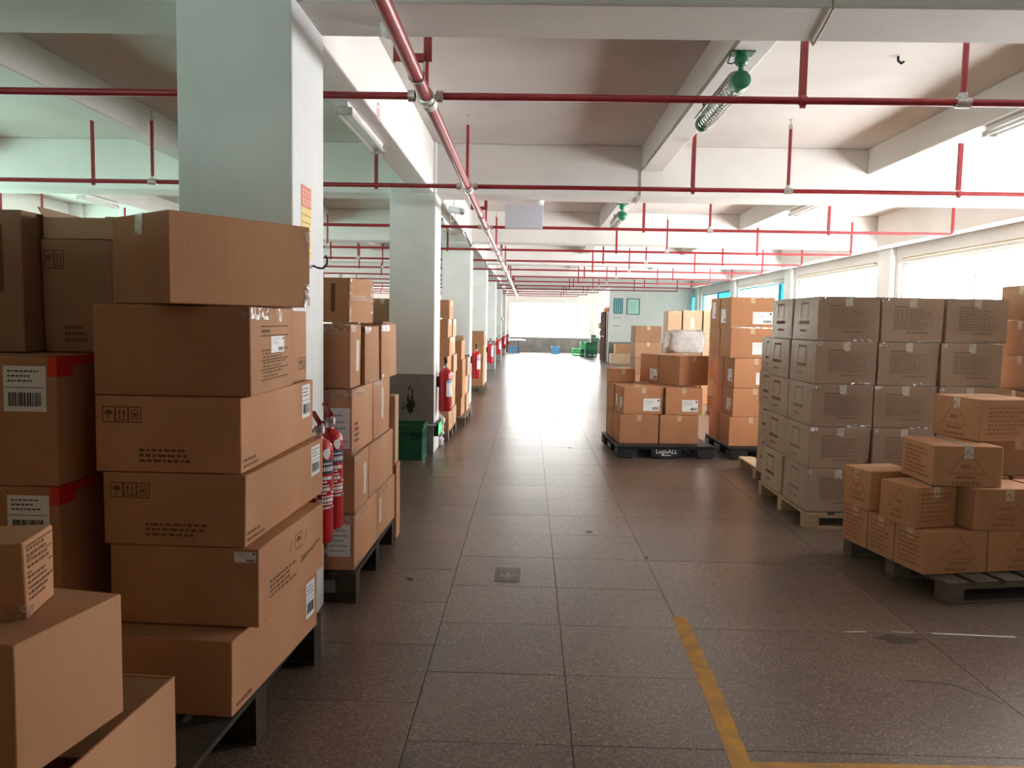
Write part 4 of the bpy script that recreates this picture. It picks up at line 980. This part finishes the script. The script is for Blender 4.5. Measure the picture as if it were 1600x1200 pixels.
for k in range(3, 7):
    y = ROWS[k] + CW; w_ = ['second', 'third', 'fourth', 'fifth'][k - 3]
    b = MB(); b.tube((MAINX[1] + .273, y + .02, 2.94), (MAINX[1] + .273, y + 3.1, 2.94), .03, n=12); tag(b.build('white_conduit', WHITEP, smooth=True), 'white conduit along the main beam past the %s column' % w_, 'conduit', 'white conduits along the main beam')
    b = MB(); b.path([(MAINX[1] + .273, y + 3.11, 2.94), (MAINX[1] + .28, y + 3.6, 2.90), (MAINX[1] + .285, y + 4.2, 2.83), (MAINX[1] + .275, y + 4.6, 2.83), (MAINX[1] + .27, y + 4.95, 2.91)], .012, 8)
    tag(b.build('sagging_cable', DARKM, smooth=True), 'dark sagging cable end after the conduit past the %s column' % w_, 'cable', 'dark sagging cables along the main beam')
b = MB(); b.lathe([(.075, 0), (.075, .02), (.06, .045), (.02, .055)], n=20, axis='x'); tag(b.build('alarm_bell', RED_EXT, None, (FX, ROWS[7] + .2, 1.62), smooth=True), 'round red alarm bell on a far column', 'bell')

# ================================================================= CRATES, TABLE AND FAR THINGS
def crate(x, y, z, sx, sy, h, rot, lab, m, group=None, n=9):
    t = thing('plastic_crate', lab, 'crate', (x, y, z), R(rot), group); hx, hy = sx / 2, sy / 2; w = .012
    b = MB(); b.box(-hx + .01, hx - .01, -hy + .01, hy - .01, 0, .012); b.build('bottom', m, t)
    def side(ax, s):
        b = MB(); l = hx if ax == 'x' else hy; p = (hy if ax == 'x' else hx)
        def bx(a0, a1, z0, z1, d=0.):
            if ax == 'x': b.box(a0, a1, s * p - w / 2 - s * w / 2 - (d if s < 0 else 0), s * p + w / 2 - s * w / 2 + (d if s > 0 else 0), z0, z1)
            else: b.box(s * p - w / 2 - s * w / 2 - (d if s < 0 else 0), s * p + w / 2 - s * w / 2 + (d if s > 0 else 0), a0, a1, z0, z1)
        e = 0 if ax == 'x' else w
        bx(-l + e, l - e, 0, h * .12); bx(-l + e, l - e, h * .46, h * .54); bx(-l + e, l - e, h * .84, h)
        k = max(4, int(n * l / hx))
        for i in range(k + 1):
            c = -l + e + .012 + i * (2 * l - 2 * e - .024) / k; bx(c - .010, c + .010, h * .12, h * .46); bx(c - .010, c + .010, h * .54, h * .84)
        bx(-l + e, l - e, h * .70, h * .78)
        b.build('side_panel', m, t)
    for s in (-1, 1): side('x', s); side('y', s)
    b = MB(); o_ = .012
    b.box(-hx - o_, hx + o_, -hy - o_, -hy, h - .03, h); b.box(-hx - o_, hx + o_, hy, hy + o_, h - .03, h); b.box(-hx - o_, -hx, -hy, hy, h - .03, h); b.box(hx, hx + o_, -hy, hy, h - .03, h)
    b.build('rim', m, t)
    return t
crate(-1.40, 8.53, .001, .54, .37, .385, 0, 'dark green plastic crate on the floor before the second column', GREENP, n=14)
FG = 'crates at the far end'
crate(2.75, 34.6, .001, .52, .4, .33, 0, 'bottom dark green crate of the far stack', GREENP, FG); crate(2.75, 34.6, .333, .52, .4, .33, 0, 'second dark green crate of the far stack', GREENP, FG)
crate(2.90, 34.65, .666, .36, .4, .33, 0, 'top dark green crate of the far stack', GREENP, FG)
crate(2.62, 35.3, .001, .6, .5, .33, 0, 'dark green crate behind the far stack', GREENP, FG); crate(2.62, 35.3, .333, .6, .5, .33, 0, 'upper green crate behind the far stack', GREENB, FG)
crate(2.28, 36.2, .001, .52, .4, .33, 5, 'bright green crate on the floor at the far end', GREENB, FG)
crate(1.28, 37.9, .001, .36, .4, .36, 0, 'pale blue crate standing alone before the far wall', BLUEP, FG)
crate(-.72, 38.25, .001, .5, .4, .30, 0, 'blue crate under the round table at the far end', BLUEP, FG)
t = thing('round_table', 'round grey table before the far wall, blue crate under it', 'table', (-.78, 38.3, 0))
b = MB(); b.lathe([(.62, .60), (.64, .62), (.64, .64), (.62, .65)], n=32); b.build('tabletop', STEEL, t, smooth=True)
for a in (45, 135, 225, 315):
    b = MB(); b.tube((.42 * math.cos(R(a)), .42 * math.sin(R(a)), 0), (.36 * math.cos(R(a)), .36 * math.sin(R(a)), .60), .02, n=8); b.build('leg', STEELBLK, t)
# door, orange lamp and boxes at the partition corner
d = struct(link('door_1', None, None, (PX - .001, 31.1, 0)), 'dark brown door ajar in the partition wall beside the aisle')
b = MB(); b.box(-.03, 0, 0, .07, 0, 2.05); b.box(-.03, 0, .93, 1.0, 0, 2.05); b.box(-.03, 0, .07, .93, 2.0, 2.05); b.build('frame', BEIGE, d)
b = MB(); b.box(-.045, 0, -.43, .43, .01, 1.99); o = b.build('leaf', mottled('door_brown', (.07, .035, .02), (.10, .05, .03), 4, .95, .05), d, (-.115, .49, 0), R(8))
b = MB(); b.tube((-.05, -.35, 1.0), (-.10, -.35, 1.0), .012, n=8); b.tube((-.10, -.35, 1.0), (-.10, -.25, 1.0), .01, n=8); b.build('handle', CHROME, o)
t = thing('alarm_lamp', 'orange alarm lamp on the corner of the far partition wall', 'lamp', (PX, 30.9, 1.94))
b = MB(); b.box(-.03, 0, -.06, .06, 0, .22); b.build('base', WHITEP, t); b = MB(); b.lathe([(.10, -.031), (.10, -.12), (.05, -.17)], (0, 0, .11), 18, axis='x'); b.build('lens', ORANGE, t, smooth=True); b = MB(); b.lathe([(.03, -.171), (.03, -.22)], (0, 0, .11), 12, axis='x'); b.build('tip', STEEL, t)
b = MB(); b.box(-.2, 0, 0, .3, 0, .28); tag(b.build('switch_box', YELP, None, (PX, 33.2, 1.28), bevel=.01), 'pale yellow switch box on the partition wall beside the aisle', 'box')
b = MB(); b.box(-.14, 0, 0, .2, 0, .25); tag(b.build('meter_box', STEEL, None, (PX, 33.25, .98), bevel=.01), 'grey meter box below the pale yellow switch box', 'box')
def framed(x0, x1, z0, z1, m, lab, vertical):
    t = thing('framed_board', lab, 'board', ((x0 + x1) / 2, PY, z0), 0, 'framed boards on the partition wall'); w = (x1 - x0) / 2; h = z1 - z0
    b = MB(); f = .022; b.box(-w, w, -.025, 0, 0, f); b.box(-w, w, -.025, 0, h - f, h); b.box(-w, -w + f, -.025, 0, f, h - f); b.box(w - f, w, -.025, 0, f, h - f); b.build('frame', STEELBLK, t)
    b = MB(); b.box(-w + f, w - f, -.012, -.002, f, h - f); b.build('panel', m, t)
    k = MB(); rn = random.Random(8)
    for c in range(3 if vertical else 5):
        p = 0.
        while p < .75:
            q = rn.uniform(.04, .09)
            if vertical: k.quad([(-w * .5 + c * w * .45 + a, -.0125, h * (.86 - e)) for a, e in ((0, p), (.03, p), (.03, p + q), (0, p + q))])
            else: k.quad([(-w * .65 + 2 * w * .65 * e, -.0125, h * (.72 - c * .11) + a) for a, e in ((0, p), (0, p + q), (.02, p + q), (.02, p))])
            p += q + .03
    k.build('lettering', mat('board_ink', (.02, .10, .13), .6) if vertical else mat('board_ink_pale', (.22, .45, .42), .6), t)['kind'] = 'stuff'
framed(3.29, 3.64, 1.90, 2.50, mat('board_teal', (.12, .42, .46), .4), 'narrow teal framed board with dark upright writing on the partition wall', True)
framed(3.80, 4.30, 1.88, 2.50, mat('board_pale_green', (.42, .66, .58), .4), 'wide pale green framed board on the partition wall', False)
t = thing('wall_writing', 'faint handwritten marks on the partition wall below the boards', 'writing', (3.3, PY - .0008, 1.40))
b = MB(); rn = random.Random(2)
for r_ in range(2):
    x = 0.
    while x < .26: w_ = rn.uniform(.02, .05); b.quad([(x, 0, r_ * .33), (x + w_, 0, r_ * .33), (x + w_, 0, r_ * .33 + .035), (x, 0, r_ * .33 + .035)]); x += w_ + .02
b.build('lettering', mat('pencil_grey', (.2, .2, .2), .8), t)

# ================================================================= FLOOR MARKS
b = MB()
def strip(pts, w):
    for (x0, y0), (x1, y1) in zip(pts, pts[1:]):
        dx, dy = x1 - x0, y1 - y0; l = math.hypot(dx, dy); nx, ny = -dy / l * w / 2, dx / l * w / 2
        b.quad([(x0 - nx, y0 - ny, .0006), (x1 - nx, y1 - ny, .0006), (x1 + nx, y1 + ny, .0006), (x0 + nx, y0 + ny, .0006)])
strip([(.812, 3.98), (.80, 3.5), (.785, 3.0), (.765, 2.58)], .075); strip([(.805, 2.60), (2.2, 2.63)], .075)
b.build('painted_line', YELLOW, floor)
b = MB(); strip([(1.62, 3.84), (1.72, 3.85)], .018); strip([(1.85, 3.86), (1.95, 3.85)], .012); strip([(2.05, 3.85), (2.45, 3.83)], .02); strip([(2.5, 3.83), (3.3, 3.80)], .009)
b.build('chalk_line', mat('chalk', (.45, .43, .40), .8), floor)
STAIN = mat('oily_stain', (.055, .038, .029), .42)
def blob(cx, cy, rx, ry, seed):
    rn_ = random.Random(seed); k = MB(); n = 26; fs = [rn_.uniform(0, 6.28) for _ in range(4)]
    k.quad([(cx + rx * math.cos(a) * (1 + .22 * math.sin(3 * a + fs[0]) + .14 * math.sin(5 * a + fs[1])), cy + ry * math.sin(a) * (1 + .25 * math.sin(2 * a + fs[2]) + .15 * math.sin(7 * a + fs[3])), .0003) for a in (2 * math.pi * i / n for i in range(n))])
    return k.build('stain', STAIN, floor)
blob(1.84, 3.76, .11, .045, 1)
b = MB(); strip([(1.66, 3.31), (1.76, 3.30), (1.85, 3.28), (1.91, 3.20), (1.97, 3.12)], .014); b.build('stain', STAIN, floor)
t = thing('floor_arrow_sticker', 'dark square sticker with a worn arrow on the aisle floor', 'sticker', (-.10, 4.60, 0), R(-1))
b = MB(); b.box(-.076, .076, -.125, .125, .0004, .0012); b.build('sheet', mottled('sticker_dark', (.045, .038, .034), (.08, .068, .06), 20, .45), t)
b = MB(); z = .0014; b.quad([(-.05, .02, z), (-.05, .05, z), (.05, .05, z), (.05, .02, z)][:0] or [(-.010, .04, z), (.010, .04, z), (.010, -.03, z), (-.010, -.03, z)])
b.quad([(-.05, -.005, z), (-.035, .01, z), (.0, -.05, z), (.0, -.085, z)]); b.quad([(.05, -.005, z), (.0, -.085, z), (.0, -.05, z), (.035, .01, z)])
b.quad([(-.055, .085, z), (.055, .085, z), (.055, .10, z), (-.055, .10, z)])
b.build('arrow', mat('sticker_arrow', (.27, .23, .20), .6), t)
for i, (x, y, lab) in enumerate(((.469, 5.59, 'small dry leaf lying on the aisle tiles beyond the sticker'), (.795, 5.0, 'dark curled leaf on the joint right of the aisle'), (-.673, 4.47, 'dark scrap on the tiles beside the wrapped stack'), (.52, 9.42, 'tiny dry leaf on the far aisle tiles'), (.38, 11.83, 'tiny scrap far along the aisle'))):
    b = MB(); s_ = .028
    b.quad([(-s_, 0, .002), (-.3 * s_, -.35 * s_, .006), (s_, 0, .003), (0, 0, .0012)]); b.quad([(-s_, 0, .002), (0, 0, .0012), (s_, 0, .003), (-.2 * s_, .4 * s_, .009)])
    tag(b.build('dry_leaf', LEAF, None, (x, y, 0), i * 1.3), lab, 'leaf', 'scraps on the aisle floor')

# ================================================================= UNSEEN CARTONS ADDED TO BLOCK LIGHT
rows_ = [(-1.9, .02), (-3.1, .02), (-4.3, .02), (-5.5, .02), (2.5, -.55), (3.75, -.55), (5.0, -.55)]
for i, (x, y) in enumerate(rows_):  # added row out of view, keeps light from behind off the foreground
    for k in range(2):
        carton(x, y, .002 + k * .95, 1.15, 1.0, .945, 0, '%s big carton, number %s of the unseen shading row added behind the viewpoint' % (('lower', 'upper')[k], 'one two three four five six seven'.split()[i]), 'added shading cartons behind the viewpoint', CARD, tape=None)
for i, (x, y) in enumerate(((-5.2, 4.6), (-5.2, 5.7), (-5.2, 6.8), (-5.2, 7.9), (-5.4, 10.6), (-5.4, 11.7), (-5.4, 12.8))):  # added out of sight to cut low light from the left windows
    for k in range(2):
        carton(x, y, .002 + k * .95, 1.15, 1.0, .945, 0, '%s big carton, number %s of the shading row added in the hidden left bay' % (('lower', 'upper')[k], 'one two three four five six seven'.split()[i]), 'added shading cartons in the left bay', CARD, tape=None)
for i, y in enumerate((5.75, 6.85)):  # hidden pair added to keep left window light off the film-wrapped stack
    for k in range(2):
        carton(-2.75, y, .002 + k * .95, 1.1, 1.0, .945, 0, '%s big carton %s added as shade in the gap behind the wrapped stack' % (('lower', 'upper')[k], ('nearer', 'farther')[i]), 'added shading cartons behind the wrapped stack', CARD, tape=None)
